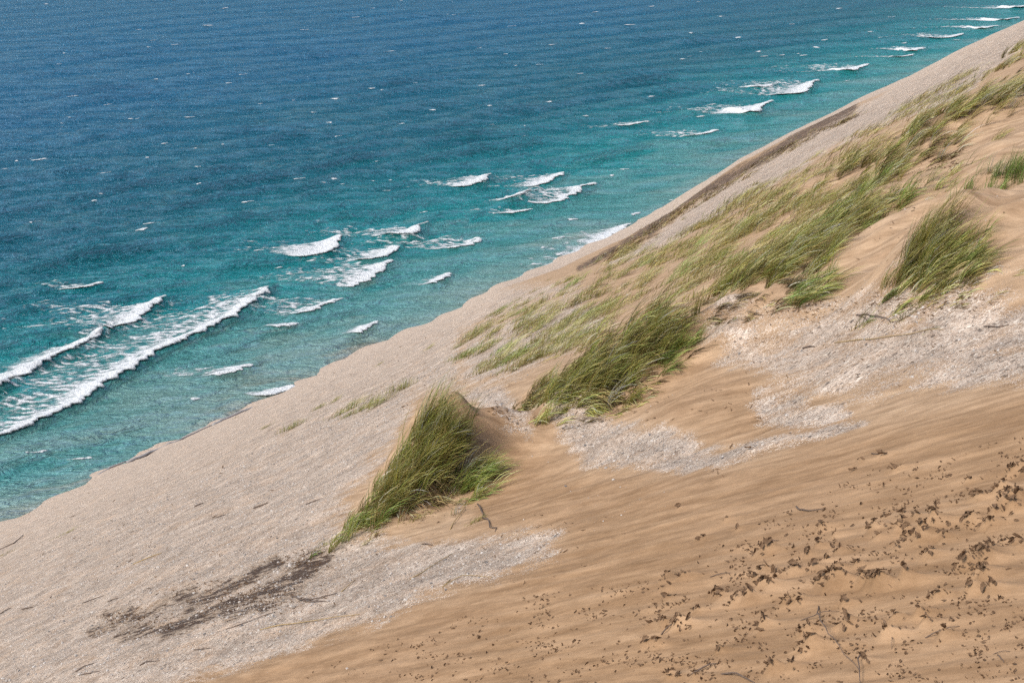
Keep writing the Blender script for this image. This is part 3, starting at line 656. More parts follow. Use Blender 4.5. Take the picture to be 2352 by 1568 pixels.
big_tuft('long bank of swept grass along the middle of the hillside', [
    (1660, 665, 0.32, 0.43, 480, .8, GO, (12, 72), LB), (1720, 640, 0.32, 0.43, 480, .8, GO, (12, 70), LB), (1780, 640, 0.32, 0.37, 416, .78, GO, (12, 72), LB),
    (1800, 600, 0.32, 0.50, 480, .85, OL, (10, 70), LB), (1860, 575, 0.32, 0.50, 448, .85, GO, (10, 70), LB), (1870, 620, 0.24, 0.31, 368, .7, GO, (10, 72), LB), (1920, 545, 0.32, 0.50, 384, .85, OL, (10, 70), LB),
    (1640, 690, 0.40, 0.37, 128, .4, DEAD, (30, 100), DS), (1790, 665, .3, .5, 260, .4, DEAD, (30, 100), DS), (1700, 678, .3, .5, 220, .4, DEAD, (30, 100), DS), (1820, 650, 0.40, 0.31, 192, .4, DEAD, (30, 100), DS)], 23)
big_tuft('small grass clump on the sandy nose below the long bank', [
    (1840, 680, .25, .32, 330, .5, GR, (14, 76), LB), (1870, 660, .22, .3, 220, .5, GO, (12, 72), LB), (1815, 690, .3, .3, 140, .32, DEAD, (30, 105), DS)], 24)
big_tuft('big bushy grass tuft on its own sand hummock at the right', [
    (2115, 576, 0.19, 0.24, 620, 0.64, OL, (-2, 46), LB), (2132, 591, 0.21, 0.28, 420, 0.57, GO, (2, 52), LB), (2094, 631, 0.26, 0.28, 480, 0.46, GO, (10, 66), LB), (2140, 626, 0.26, 0.32, 560, 0.48, GO, (8, 62), LB), (2179, 616, 0.26, 0.32, 520, 0.43, GO, (10, 66), LB),
    (2191, 651, 0.27, 0.28, 420, 0.39, GO, (14, 74), LB), (2132, 666, 0.26, 0.32, 420, 0.36, GO, (25, 86), LB), (2077, 661, 0.21, 0.20, 200, 0.30, GR, (20, 75), LB), (2225, 601, 0.17, 0.22, 170, 0.34, GR, (6, 55), LB), (2244, 616, 0.09, 0.10, 60, 0.20, GR, (10, 60), LB),
    (2123, 681, 0.34, 0.36, 420, 0.30, DEAD, (35, 108), DS), (2191, 691, 0.38, 0.36, 220, 0.28, ST, (30, 100), DS), (2166, 711, 0.51, 0.32, 160, 0.23, DEAD, (30, 100), DS)], 25)
big_tuft('upright bright green grass tuft at the right edge on bare sand', [(2300, 415, .35, .6, 420, .42, BR, (-4, 30), LB), (2340, 410, .3, .4, 260, .42, BR, (0, 34), LB), (2280, 418, .3, .5, 80, .25, ST, (0, 50), DS)], 26)
big_tuft('dark grass mass on the crest of the upper dunelet', [
    (1960, 385, .5, .9, 520, .85, GO, (12, 72), LB), (2030, 365, .5, .9, 560, .9, GO, (12, 72), LB), (2080, 345, .5, .7, 460, .85, GO, (12, 70), LB), (2130, 350, .4, .4, 160, .6, DEAD, (20, 90), DS), (2160, 372, .5, .5, 260, .45, DEAD, (20, 100), DS), (2000, 385, .5, .8, 240, .4, DEAD, (20, 100), DS)], 27)
big_tuft('light green swept tuft just below the upper dunelet', [(1990, 440, .4, .6, 440, .75, GR, (12, 70), LB), (2040, 415, .4, .6, 420, .8, OL, (10, 68), LB), (2000, 430, .4, .6, 90, .3, DEAD, (20, 90), DS)], 28)
big_tuft('grass tuft tapering to a point beside smooth sand, below the light green tuft', [(1980, 490, .35, .5, 420, .7, GO, (12, 70), LB), (2000, 470, .3, .4, 160, .7, OL, (12, 68), LB)], 29)
big_tuft('low light tuft between two smooth sand patches', [(2075, 470, .35, .5, 240, .55, GR, (10, 66), LB), (2085, 478, .4, .5, 60, .3, ST, (10, 80), DS)], 30)
big_tuft('grass crest in front of the smooth upper dune hollow', [(2100, 305, .6, 1.0, 420, .9, GO, (12, 72), LB), (2150, 285, .6, 1.0, 420, .9, OL, (12, 72), LB), (2180, 275, .4, .6, 260, .8, GO, (12, 70), LB), (2130, 310, .6, .8, 160, .4, DEAD, (20, 100), DS)], 31)
big_tuft('far band of grass on the ridge at the right edge', [(2230, 255, .7, 1.3, 420, .9, OL, (12, 72), LB), (2290, 235, .7, 1.3, 420, .9, OL, (12, 72), LB), (2345, 215, .7, 1.0, 360, .9, GO, (12, 72), LB)], 32)
big_tuft('farthest grass patch at the top right edge', [(2335, 140, 1.0, 1.6, 420, 1.0, OL, (12, 70), LB), (2350, 110, 1.0, 1.6, 360, 1.0, OL, (12, 70), LB), (2340, 165, .8, 1.2, 200, .5, DEAD, (20, 95), DS)], 33)

# smaller tufts: a few meshes, shared between copies
GRAD = np.array([.53, -.27])
def small_mesh(seed, n, L, rw, rc, mixd, lean, width):
    g = np.random.default_rng(seed); a = g.normal(0, .5, n) * rw; b = g.normal(0, .5, n) * rc
    x = a * WV[0] + b * CV[0]; y = a * WV[1] + b * CV[1]; z = x * GRAD[0] + y * GRAD[1] - .02
    v = blades(np.stack([x, y, z], 1), L * g.uniform(.45, 1.15, n), np.radians(g.normal(lean[0], 12, n)), np.radians(g.normal(lean[1], 12, n)), WIND + g.normal(0, .25, n), width * g.uniform(.6, 1.3, n), choose(g, n, mixd), g, p=.85, shade=np.exp(g.normal(-.08, .35, n)))
    V, F, K = join([v]); me = mesh_np('grass_tuft', V, F, K); me.materials.append(M_GRASS); return me
MED = [small_mesh(300 + i, 150, .62, .36, .70, [GO, OL, OL, GR, OL][i % 5], (12, 70), .0115) for i in range(7)]
SML = [small_mesh(340 + i, 46, .40, .22, .30, [OL, ST, GO, OL, ST][i % 5], (14, 70), .015) for i in range(6)]
FAR = [small_mesh(370 + i, 70, .6, .5, 1.1, [OL, ST, OL][i % 3], (14, 72), .022) for i in range(4)]
DRK = [small_mesh(390 + i, 60, .42, .5, 1.0, dict(brown=5, olive=1, straw=1), (20, 80), .022) for i in range(3)]
trng = np.random.default_rng(77)
def put_tuft(me, px, py, scale, label, group, name='grass_tuft'):
    c = P(px, py); o = obj(name, me); o.location = c; o.scale = (scale, scale, scale * trng.uniform(.85, 1.1)); o.rotation_euler = (0, 0, trng.normal(0, .2))
    tag(o, label, 'grass tuft', group); return o
NAMED = [
 (1085,768,1.0,0,'olive tuft at the lower left end of the grassy hillside'),(1065,818,.75,1,'low tuft by the gravel at the foot of the hillside grass'),(1160,802,.8,3,'dense dark green tuft standing apart below the hillside grass'),
 (1195,748,1.15,0,'broad olive tuft near the lower left of the hillside'),(1335,692,1.25,1,'broad swept tuft on the lower hillside rim'),(1480,650,.9,2,'upright tuft in the gap in the middle of the hillside'),
 (1990,520,.5,3,'small green sprig tuft on smooth sand beside the bank'),(1850,470,1.1,0,'dark tuft heading the upper row of hillside grass'),(1760,500,1.1,2,'tuft halfway along the upper row of hillside grass'),
 (1690,545,1.1,1,'tuft at the lower end of the upper row of hillside grass'),
]
for px, py, s, v, lab in NAMED: put_tuft(MED[v], px, py, s, lab, 'tufts of the grassy hillside')
HILL = [(1045,795),(1120,722),(1290,642),(1420,578),(1560,512),(1700,455),(1830,395),(1930,365),(1960,430),(1960,500),(1880,540),(1760,600),(1620,660),(1560,690),(1440,730),(1360,790),(1230,840),(1120,850)]
cnt = 0; pts_used = []
while cnt < 136:
    u, v = trng.uniform(1040, 1970), trng.uniform(365, 850)
    if poly_sd(HILL, np.array([u]), np.array([v]))[0] < 4: continue
    if noise(u / 70., v / 40., 61) < -.18 or (1400 < u < 1620 and v > 668): continue
    if any(abs(u - a) < 17 and abs(v - b) < 9 for a, b in pts_used): continue
    pts_used.append((u, v)); cnt += 1
    put_tuft(MED[trng.integers(7)], u, v, trng.uniform(.5, 1.05), 'wind-bent olive tuft, one of many ' + ('at the low left end of the grassy hillside' if u < 1300 else 'in the middle of the grassy hillside' if u < 1580 else 'in the upper part of the grassy hillside'), 'tufts of the grassy hillside')
cnt = 0
while cnt < 170:
    u, v = trng.uniform(1030, 1990), trng.uniform(365, 880)
    if poly_sd(HILL, np.array([u]), np.array([v]))[0] < -14: continue
    cnt += 1
    put_tuft(SML[trng.integers(6)], u, v, trng.uniform(.55, 1.2), 'little straw-tipped sprig of grass between the ' + ('lower left' if u < 1330 else 'middle' if u < 1600 else 'upper') + ' hillside tufts', 'sprigs between the hillside tufts', 'grass_sprig')
LONE = [(672,983,.75,0,'lone green tuft low on the gravel slope'),(795,945,.95,2,'tallest of the small tufts on the gravel slope left of the near hummock'),(845,935,.75,0,'wispy tuft right of the tallest small tuft on the gravel'),(868,930,.6,3,'pale leaning sprig at the right end of the row on the gravel'),(928,893,.7,0,'lone swept tuft on gravel just above the near hummock'),(733,937,.45,2,'tiny sprig on the gravel left of the tallest small tuft'),(768,922,.4,0,'thin sprig standing just above the tallest small tuft'),(612,981,.35,3,'tiny straw sprig farthest down the gravel slope'),(800,955,.4,2,'sprig at the foot of the tallest small tuft'),(1240,782,.7,2,'round tuft on bare gravel below the hillside'),(1180,852,.45,4,'straw sprig on gravel above the widest tuft'),(1150,855,.5,1,'dead-looking sprig on gravel near the lower hillside'),(985,800,.35,4,'straw sprig near the bluff edge'),(870,838,.3,4,'faint straw sprig at the bluff edge above the row of tufts'),(750,1250,.4,2,'sparse green sprig at the foot of the near hummock'),(838,1250,.35,4,'straw sprig below the near hummock'),(1090,1200,.35,3,'straw sprig right of the near hummock'),(960,1190,.45,0,'short green tuft in the bare sand under the near hummock'),(2160,430,.8,2,'sparse upright green sprig on pale sand at upper right'),(2190,400,.9,2,'thin patch of green shoots beside the dark litter at upper right'),(2185,432,.5,0,'small sprig left of the bright green tuft'),(2270,590,.35,0,'small dark sprig at the right end of the bushy tuft'),(2290,320,.6,3,'small dark sprig on the upper sand hollow')]
for px, py, s, v, lab in LONE: put_tuft(MED[(0, 3, 0, 5, 1)[v]] if px < 1000 and py < 1000 else SML[v], px, py, s * (1.35 if px < 1000 and py < 1000 else 1.2), lab, None, 'grass_sprig')
for i, (px, py, s, lab) in enumerate([(150, 1226, .5, 'flat straw-coloured tuft pressed to the gravel at far left'), (18, 1270, .6, 'flattened pale tuft at the left edge of the gravel'), (48, 1186, .5, 'dark little tuft on the bluff edge at far left'), (540, 960, .5, 'faint tuft at the bluff edge above the driftwood')]):
    put_tuft(FAR[i % 4], px, py, s, lab, None, 'grass_sprig')
for i in range(56):
    t = trng.random(); u = 1500 + 800 * t; vlo = 555 - 435 * t
    v = vlo + trng.choice([14, 30, 44, 62]) * trng.uniform(.7, 1.2) * (1 - .25 * t)
    put_tuft(FAR[trng.integers(4)], u, v, trng.uniform(.6, 1.25), 'thin straw tuft scattered over the steep grey gravel face', 'tufts on the grey gravel face', 'grass_sprig')
for i in range(60):
    t = trng.random(); u = np.interp(t, [0, .3, .7, 1], [1400, 1530, 1730, 1960]); v = np.interp(t, [0, .3, .7, 1], [582, 498, 378, 248]) + trng.uniform(2, 22)
    put_tuft(DRK[trng.integers(3)], u, v, trng.uniform(.9, 1.7), 'dark dead tuft clinging to the brown rim of the bluff', 'dead tufts along the bluff rim', 'dead_tuft')

# ------------------------------------------------------------------ driftwood, twigs, leaves, stones
def tube(pts, rad, sides=6, cap=True):
    pts = np.array(pts, float); n = len(pts); V = []; F = []
    for i, p in enumerate(pts):
        t = pts[min(i + 1, n - 1)] - pts[max(i - 1, 0)]; t /= np.linalg.norm(t) + 1e-9
        a = np.cross(t, [0, 0, 1.]); a /= np.linalg.norm(a) + 1e-9; b = np.cross(t, a)
        for k in range(sides):
            q = 2 * math.pi * k / sides; V.append(p + rad[i] * (math.cos(q) * a + math.sin(q) * b))
    for i in range(n - 1):
        for k in range(sides):
            k2 = (k + 1) % sides; F.append((i * sides + k, i * sides + k2, (i + 1) * sides + k2, (i + 1) * sides + k))
    T = []
    V.append(pts[0]); V.append(pts[-1]); m = len(V)
    for k in range(sides):
        k2 = (k + 1) % sides; T.append((m - 2, k2, k)); T.append((m - 1, (n - 1) * sides + k, (n - 1) * sides + k2))
    return np.array(V), [np.array(F), np.array(T)]
def mat_wood(name, a, b):
    m = NT(name); co = m.n('ShaderNodeTexCoord').outputs['Object']
    n = m.noise(co, 30, 4, .6); return m.done(m.bsdf(m.mix(n, a, b), .85, .2, m.bump(n, .5, .004)))
M_TWIG = mat_wood('weathered_twig', (.07, .05, .04), (.17, .125, .10)); M_STRAW = mat_wood('dry_reed', (.26, .18, .08), (.40, .29, .15))
M_LOG = mat_wood('grey_driftwood', (.20, .19, .19), (.40, .38, .37)); M_BLOG = mat_wood('brown_driftwood', (.16, .10, .06), (.30, .20, .12))
def c5(x, y): return (x / 2.613 / 1.08844, (1150 + y / 2.613) / 1.08844)
def c4(x, y): return ((1700 + x / 2.735) / 1.08844, (400 + y / 2.735) / 1.08844)
def c1(x, y): return ((700 + x / 2.851) / 1.08844, (850 + y / 2.851) / 1.08844)
def c7(x, y): return (x / 2.613 / 1.08844, (650 + y / 2.613) / 1.08844)
TW = [
 ([c6(1085,1020),c6(1092,1110),c6(1125,1210),c6(1200,1310),c6(1350,1410)], 3.4, 'long thin bowed twig arching over the leaf-strewn sand', 0, .05),
 ([c6(1360,1310),c6(1325,1390),c6(1350,1500)], 5.0, 'bent grey twig crossing the foot of the long bowed twig', 0, .04),
 ([c6(970,1110),c6(1060,1105),c6(1130,1075),c6(1220,1050)], 2.6, 'wavy twig lying across the top of the long bowed twig', 0, .03),
 ([c6(310,1440),c6(390,1410),c6(470,1370)], 5.5, 'stout brown stick among leaf bits at the bottom of the picture', 0, .02),
 ([c6(495,1435),c6(590,1452),c6(700,1487)], 5.0, 'straight stick sloping down at the bottom edge', 0, .02),
 ([c6(735,660),c6(850,615)], 3.2, 'short stick beside the biggest leaf pile on the brown sand', 0, .02),
 ([c6(130,1190),c6(200,1150),c6(280,1110)], 3.6, 'stick leaning across a leaf pile near the bottom', 0, .03),
 ([c6(955,410),c6(975,432),c6(1030,440),c6(1130,420)], 4.5, 'curved dark stick half buried, alone on smooth brown sand', 0, .01),
 ([c6(1415,85),c6(1480,100),c6(1550,95)], 3.0, 'forked bit of twig high on the brown sand', 0, .01),
 ([c6(1750,1210),c6(1860,1180),c6(1960,1140)], 3.2, 'thin stick at the right of the leaf field', 0, .02),
 ([c6(2165,1310),c6(2270,1295)], 2.0, 'fine straight twig near the lower right corner', 0, .01),
 ([c6(2190,1315),c6(2210,1350),c6(2230,1365)], 3.2, 'short hooked twig just under the fine straight one', 0, .01),
 ([c6(1540,1205),c6(1543,1280)], 2.4, 'small twig standing upright in the sand', 0, .02),
 ([c6(2060,760),c6(2200,700)], 2.6, 'stick poking out of the right-hand leaf pile', 0, .02),
 ([c6(430,838),c6(560,812)], 2.6, 'slim twig lying between leaf clumps left of the field', 0, .01),
 ([c5(1660,315),c5(1710,298),c5(1750,280)], 5.0, 'dark stick on the gravel left of the near hummock', 0, .01),
 ([c5(1270,305),c5(1330,280)], 4.0, 'short dark stick on the open gravel slope', 0, .01),
 ([c5(145,975),c5(215,960)], 4.0, 'straight brown stick near the left edge of the gravel', 0, .01),
 ([c5(540,935),c5(675,885)], 3.0, 'thin stick on gravel above the dark soil streak', 0, .01),
 ([c5(705,925),c5(775,900)], 2.8, 'short thin twig next to another on the gravel', 0, .01),
 ([c5(1910,890),c5(1960,922),c5(2040,918),c5(2200,870)], 5.0, 'dark forked branch on sand right of the dark soil streak', 0, .02),
 ([c5(1960,915),c5(2060,930),c5(2150,925)], 4.0, 'second prong of dark wood lying by the forked branch', 0, .01),
 ([c5(915,1340),c5(960,1320),c5(1040,1310)], 4.0, 'crooked twig on gravel near the bottom left', 0, .01),
 ([c5(490,1385),c5(550,1350),c5(620,1325)], 3.6, 'bowed twig on gravel near the bottom edge', 0, .01),
 ([c5(515,1405),c5(590,1395),c5(660,1375)], 3.2, 'flat twig just under the bowed one at the bottom edge', 0, .01),
 ([c5(1265,1240),c5(1330,1236),c5(1380,1228)], 2.8, 'short twig on gravel below the dark soil streak', 0, .01),
 ([c5(1480,1105),c5(1650,1050),c5(1800,990)], 3.0, 'long thin twig at the right end of the dark soil', 0, .01),
 ([c5(1410,380),c5(1475,355)], 3.0, 'thin twig on gravel near the near hummock', 0, .01),
 ([c5(2000,290),c5(2090,255)], 3.4, 'pale twig just left of the near hummock', 0, .01),
 ([c5(870,680),c5(980,635),c5(1060,605)], 3.2, 'long pale twig alone in the middle of the gravel', 1, .01),
 ([c5(0,1005),c5(70,965)], 3.4, 'twig cut by the left edge of the picture', 0, .01),
 ([c5(0,585),c5(90,545),c5(150,490)], 4.0, 'dark crooked stick by the flattened tuft at far left', 0, .01),
 ([c5(1700,1108),c5(1900,1075),c5(2352,1010)], 3.4, 'long straw reed lying along the edge of the brown sand', 1, .01),
 ([c5(2230,860),c5(2320,780)], 2.8, 'short straw reed beneath the near hummock', 1, .01),
 ([c4(1210,1060),c4(1300,1078),c4(1390,1085),c4(1440,1115)], 4.0, 'dark forked twig on grey gravel below the bushy tuft', 0, .02),
 ([c4(1210,1062),c4(1250,1080),c4(1290,1105)], 3.4, 'lower prong beside the dark forked twig', 0, .01),
 ([c4(845,1290),c4(920,1280)], 5.5, 'stubby brown wood piece on the grey gravel', 0, .01),
 ([c4(1065,1250),c4(1210,1242),c4(1500,1205),c4(1800,1165)], 3.2, 'very long straw stem across the grey gravel', 1, .01),
 ([c4(510,1058),c4(570,1065)], 3.0, 'short dark twig beside a smooth sand bump', 0, .01),
 ([c4(2080,1140),c4(2180,1150),c4(2250,1130)], 3.6, 'twisted twig on gravel at the right edge', 0, .01),
 ([c1(1430,1170),c1(1440,1260),c1(1490,1320),c1(1540,1360)], 4.5, 'pale bent stick right of the near hummock', 0, .02),
 ([c1(1015,1455),c1(1090,1465)], 3.6, 'short curved twig under the near hummock', 0, .01),
 ([c1(770,910),c1(950,895),c1(1110,900)], 3.0, 'bare stem lying across the dead stalks of the near hummock', 1, .12),
 ([c1(1060,1130),c1(1180,1150),c1(1280,1155)], 2.6, 'curving straw stem on the bare sand of the near hummock', 1, .02),
 ([c1(1210,1350),c1(1300,1220),c1(1320,1150)], 2.6, 'looping straw stem right of the near hummock', 1, .02),
 (((1035,1330),(1015,1350),(1065,1322),(1130,1325)), 2.6, 'loop of straw reed lying on the gravel edge', 1, .01),
 (((945,1330),(1010,1290),(1040,1270)), 2.4, 'straw reed pointing up to the near hummock', 1, .01),
]
for pts, rpx, lab, kind, lift in TW:
    W_ = [P(a, b) for a, b in pts]; sub = []
    for i in range(len(W_) - 1):
        for t in np.linspace(0, 1, 4)[:-1]: sub.append(W_[i] * (1 - t) + W_[i + 1] * t)
    sub.append(W_[-1]); sub = np.array(sub)
    L = np.hypot(*(sub[-1] - sub[0])[:2]); rad = rpx * sub.mean(0)[1] / FPX * .5
    sub += rng.normal(0, .006 * L, sub.shape) * np.array([1, 1, .3])[None]
    sub[:, 2] = np.maximum(ground(sub[:, 0], sub[:, 1]) + rad * .5, sub[:, 2]); m_ = np.sin(np.linspace(0, math.pi, len(sub))); sub[:, 2] += lift * m_
    V, F = tube(sub, rad * np.linspace(1.1, .45, len(sub)), 6); c = sub.mean(0)
    o = obj('dry_reed' if kind else 'twig', mesh_np('twig', V - c, F), M_STRAW if kind else M_TWIG, None, c); tag(o, lab, 'reed' if kind else 'twig')

LOGS = [([c7(1390,1098),c7(1450,1064),c7(1500,1042),c7(1600,1000),c7(1735,953)], 8.0, 'thick grey driftwood trunk on the waterline below the gravel slope', M_LOG),
        ([c7(1735,948),c7(1790,925),c7(1850,903)], 6.5, 'brown driftwood piece ending against the thick grey trunk', M_BLOG),
        ([c7(830,1335),c7(940,1292),c7(1080,1228),c7(1195,1183)], 7.0, 'long grey driftwood trunk farther left on the waterline', M_LOG),
        ([c7(640,1420),c7(720,1372),c7(830,1328)], 5.0, 'slender pale driftwood pole at the left end of the waterline', M_LOG),
        ([c7(1195,1178),c7(1290,1135),c7(1390,1090)], 4.0, 'thin pale pole joining the two grey trunks on the waterline', M_LOG)]
for pts, rpx, lab, mt in LOGS:
    q = np.array([np.append(PW(a, b - 6, .6), -LAKE + .6) for a, b in pts]); sub = []
    for i in range(len(q) - 1):
        for t in np.linspace(0, 1, 5)[:-1]: sub.append(q[i] * (1 - t) + q[i + 1] * t)
    sub.append(q[-1]); sub = np.array(sub); rad = rpx * np.hypot(*sub.mean(0)[:2]) / FPX * .5
    sub += rng.normal(0, .06, sub.shape)
    V, F = tube(sub, rad * np.linspace(1.15, .7, len(sub)) * rng.uniform(.9, 1.1, len(sub)), 10); c = sub.mean(0)
    tag(obj('driftwood_log', mesh_np('driftwood_log', V - c, F), mt, None, c), lab, 'driftwood', 'driftwood on the waterline')

def mat_leaf():
    m = NT('dry_leaf'); co = m.n('ShaderNodeTexCoord').outputs['Object']; oi = m.n('ShaderNodeObjectInfo').outputs['Random']
    n = m.noise(co, 25, 3, .6); c = m.mix(n, (.072, .041, .022), (.170, .102, .058)); c = m.mix(m.math('MULTIPLY', oi, .55), c, (.23, .145, .085))
    return m.done(m.bsdf(c, .75, .2, m.bump(n, .4, .01)))
M_LEAF = mat_leaf()
def leaf_geo(g):
    nu, nv = 5, 4; u, v = np.meshgrid(np.linspace(-1, 1, nu), np.linspace(-1, 1, nv), indexing='ij')
    wl = (1 - .75 * np.abs(u) ** 1.8) * g.uniform(.35, .65); curl = g.uniform(.5, 1.3); x = u * (1 + .15 * g.normal()) ; a = v * curl
    y = wl * np.sin(a) / curl; z = wl * (1 - np.cos(a)) / curl * 1.3 + .18 * u * u * g.uniform(-.5, 1.6)
    p = np.stack([x, y, z], -1).reshape(-1, 3) + g.normal(0, .07, (nu * nv, 3))
    i = np.arange(nu * nv).reshape(nu, nv); F = np.stack([i[:-1, :-1], i[1:, :-1], i[1:, 1:], i[:-1, 1:]], -1).reshape(-1, 4)
    p2 = p + np.array([0, 0, -.05]); return np.concatenate([p, p2]), np.concatenate([F, F[:, ::-1] + nu * nv])
def euler(rx, ry, rz):
    cx, sx, cy, sy, cz, sz = math.cos(rx), math.sin(rx), math.cos(ry), math.sin(ry), math.cos(rz), math.sin(rz)
    return np.array([[cz, -sz, 0], [sz, cz, 0], [0, 0, 1]]) @ np.array([[cy, 0, sy], [0, 1, 0], [-sy, 0, cy]]) @ np.array([[1, 0, 0], [0, cx, -sx], [0, sx, cx]])
lg = np.random.default_rng(15); LEAF = []
for i in range(12):
    V, F = leaf_geo(lg); me = mesh_np('dry_leaf', V, F, smooth=False); me.materials.append(M_LEAF); LEAF.append((me, V, F))
order = sorted(range(len(leaves)), key=lambda i: -leaves[i][2] / leaves[i][1])
ind = set(order[:290]); restV, restF, ro = [], [], 0
def leaf_xf(x, y, k, g):
    s = (.0085 * k + .0090) * g.uniform(.45, 1.6) * (.35 + y / 9.0)
    return s, (g.normal(.35, .55), g.normal(-.35, .35), g.uniform(0, 6.28))
lz = mesh_z([l[0] for l in leaves], [l[1] for l in leaves])
for i, (x, y, k) in enumerate(leaves):
    s, e = leaf_xf(x, y, min(k, 1.5), lg); me, V, F = LEAF[lg.integers(12)]; z = lz[i] + .30 * s
    if i in ind:
        o = obj('dry_leaf', me); o.location = (x, y, z); o.rotation_euler = e; o.scale = (s, s, s)
        tag(o, 'curled brown leaf fragment stuck in the sand ' + ('close to the camera' if y < 5.6 else 'of the middle leaf drifts' if y < 7.5 else 'at the upper edge of the leaf field'), 'leaf', 'leaf fragments strewn over the brown sand')
    else:
        restV.append(V @ euler(*e).T * s + (x, y, z)); restF.append(F + ro); ro += len(V)
bz = mesh_z([l[0] for l in bits], [l[1] for l in bits])
for i, (x, y, k) in enumerate(bits):
    s, e = leaf_xf(x, y, k * .6, lg); s *= .75; me, V, F = LEAF[lg.integers(12)]
    restV.append(V @ euler(*e).T * s + (x, y, bz[i] + .25 * s)); restF.append(F + ro); ro += len(V)
# litter bits round the hummocks and along the soil streak
LIT = [(975,1165,90,40,90),(1390,935,90,35,110),(2130,690,120,35,150),(1850,705,90,28,110),(1170,945,50,14,40),(2160,375,40,18,60),(1640,1090,60,20,10),(560,1370,150,36,420),(330,1425,110,24,220),(690,1290,60,22,160),(1230,1240,120,60,40),(1700,930,120,40,30),(2000,700,160,30,60),(450,1250,350,160,120),(1000,870,200,60,80),(2100,560,200,60,40),(2000,800,300,60,70)]
for cx, cy, rx, ry, n in LIT:
    for j in range(n):
        q = P(cx + lg.normal(0, .6 * rx), cy + lg.normal(0, .6 * ry)); s = lg.uniform(.008, .022) * (.4 + q[1] / 14); me, V, F = LEAF[lg.integers(12)]
        Vn = (V * np.array([1.3, .45, .6])) @ euler(lg.normal(0, .5), lg.normal(0, .4), WIND + lg.normal(0, .7)).T * s + (q[0], q[1], q[2] + .2 * s); restV.append(Vn); restF.append(F + ro); ro += len(V)
o = obj('leaf_litter', mesh_np('leaf_litter', np.concatenate(restV), np.concatenate(restF), smooth=False), M_LEAF)
tag(o, 'tiny dark bits of leaf and bark strewn over the sand', 'litter', None, 'stuff')

# stones
def mat_stone():
    m = NT('lake_stone'); oi = m.n('ShaderNodeObjectInfo').outputs['Random']; at = m.n('ShaderNodeAttribute', attribute_name='tone')
    f = m.math('FRACT', m.math('ADD', oi, at.outputs['Fac']))
    co = m.n('ShaderNodeTexCoord').outputs['Object']
    c = m.ramp(f, [(0, (.10, .10, .105)), (.15, (.20, .185, .175)), (.3, (.36, .315, .28)), (.6, (.48, .43, .385)), (.8, (.48, .44, .40)), (1, (.55, .515, .48))])
    n = m.noise(co, 60, 3, .6); return m.done(m.bsdf(m.mix(m.math('MULTIPLY', n, .35), c, (.22, .18, .15)), .85, .25))
M_STONE = mat_stone()
OCT_V = np.array([(1,0,0),(-1,0,0),(0,1,0),(0,-1,0),(0,0,1),(0,0,-1)], float)
OCT_F = np.array([(0,2,4),(2,1,4),(1,3,4),(3,0,4),(2,0,5),(1,2,5),(3,1,5),(0,3,5)])
def ico():
    t = (1 + 5 ** .5) / 2
    V = np.array([(-1,t,0),(1,t,0),(-1,-t,0),(1,-t,0),(0,-1,t),(0,1,t),(0,-1,-t),(0,1,-t),(t,0,-1),(t,0,1),(-t,0,-1),(-t,0,1)]) / math.hypot(1, t)
    F = np.array([(0,11,5),(0,5,1),(0,1,7),(0,7,10),(0,10,11),(1,5,9),(5,11,4),(11,10,2),(10,7,6),(7,1,8),(3,9,4),(3,4,2),(3,2,6),(3,6,8),(3,8,9),(4,9,5),(2,4,11),(6,2,10),(8,6,7),(9,8,1)]); return V, F
IV, IF = ico(); pg = np.random.default_rng(19)
STONES = []
for i in range(8):
    V = IV * (1 + pg.normal(0, .14, (12, 1))) * np.array([1, pg.uniform(.65, .95), pg.uniform(.4, .65)]); me = mesh_np('stone', V, IF, smooth=False, attrs={'tone': np.zeros(12)}); me.materials.append(M_STONE); STONES.append(me)
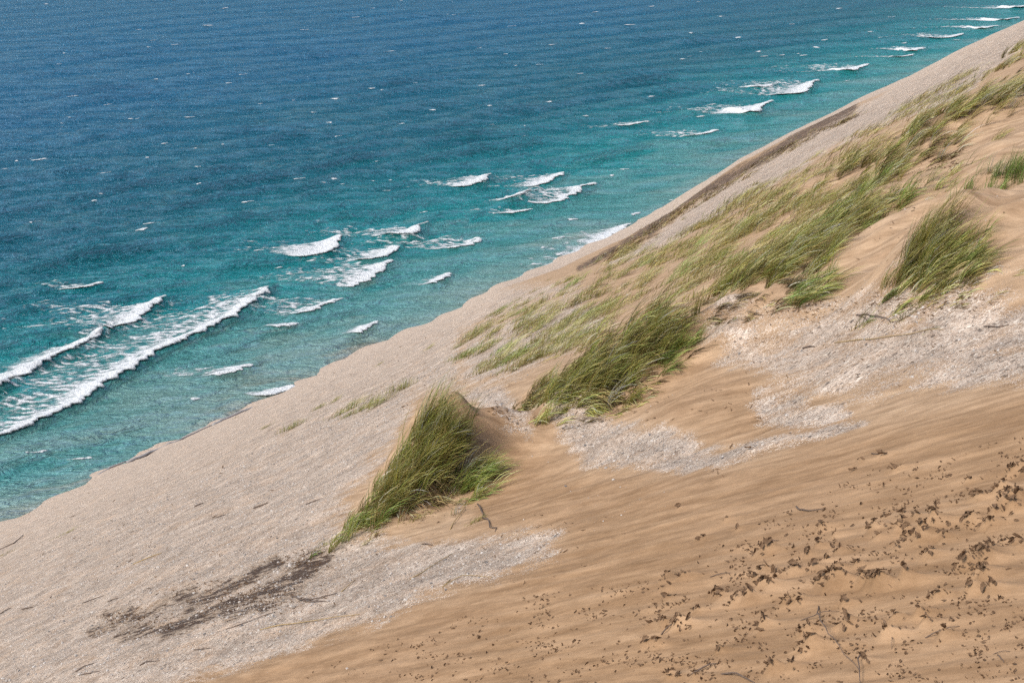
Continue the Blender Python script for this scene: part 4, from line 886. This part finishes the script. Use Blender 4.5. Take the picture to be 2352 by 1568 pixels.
# candidates over the plan in view; kept in proportion to the gravel zone
N = 300000
U = pg.uniform(0, 2352, N); V_ = pg.uniform(560, 1568, N)
Xc, Zc = ray(U, V_); den = Zc - AX * Xc - BY
yy = np.where(den < -.03, -H0 / den, 1e3)
for _ in range(4): yy = np.where(yy < 70, -(H0 + KK * (1 + Xc ** 2) * yy ** 2) / den, yy)
ok = (yy > 3) & (yy < 42); xs = (Xc * yy)[ok]; ys = yy[ok]
g_, w_, s_ = zones(xs, ys)
pn = fbm(xs * .9, ys * .9, 51, 3)
keep = pg.random(len(xs)) < np.clip(g_ * 1.2 + pn * .6 - .45, .004, 1) * .80 * sstep(8, 13, ys)
xs, ys = xs[keep], ys[keep]; zs = ground(xs, ys)
sz = (.0040 + .0125 * pg.random(len(xs)) ** 3.4) * (.12 + ys / 15.)
big = np.argsort(-sz / ys)[:290]
isb = np.zeros(len(xs), bool); isb[big] = True
for i in big:
    o = obj('stone', STONES[pg.integers(8)]); s = sz[i] * 1.3; o.location = (xs[i], ys[i], zs[i] + .15 * s); o.rotation_euler = (pg.normal(0, .3), pg.normal(0, .3), pg.uniform(0, 6.28)); o.scale = (s, s, s)
    tag(o, 'larger stone standing out among the pale pebbles of the gravel slope', 'stone', 'larger stones in the gravel')
xs, ys, zs, sz = xs[~isb], ys[~isb], zs[~isb], sz[~isb]; n = len(xs)
rz = pg.uniform(0, 6.28, n); sc3 = np.stack([np.ones(n), pg.uniform(.6, .95, n), pg.uniform(.4, .7, n)], 1) * sz[:, None]
Vp = OCT_V[None] * (1 + pg.normal(0, .12, (n, 6, 1))) * sc3[:, None]
cz, sn = np.cos(rz)[:, None], np.sin(rz)[:, None]
Vp = np.stack([Vp[..., 0] * cz - Vp[..., 1] * sn + xs[:, None], Vp[..., 0] * sn + Vp[..., 1] * cz + ys[:, None], Vp[..., 2] + (zs + .12 * sz)[:, None]], -1).reshape(-1, 3)
Fp = (OCT_F[None] + (np.arange(n) * 6)[:, None, None]).reshape(-1, 3)
o = obj('gravel', mesh_np('gravel', Vp, Fp, smooth=False, attrs={'tone': np.repeat(pg.random(n), 6)}), M_STONE)
tag(o, 'pale pebbles scattered over the slope', 'gravel', None, 'stuff')
print('pebbles', n, 'terrain', len(TX), 'water', len(WX), 'rows', len(rr), len(wr))
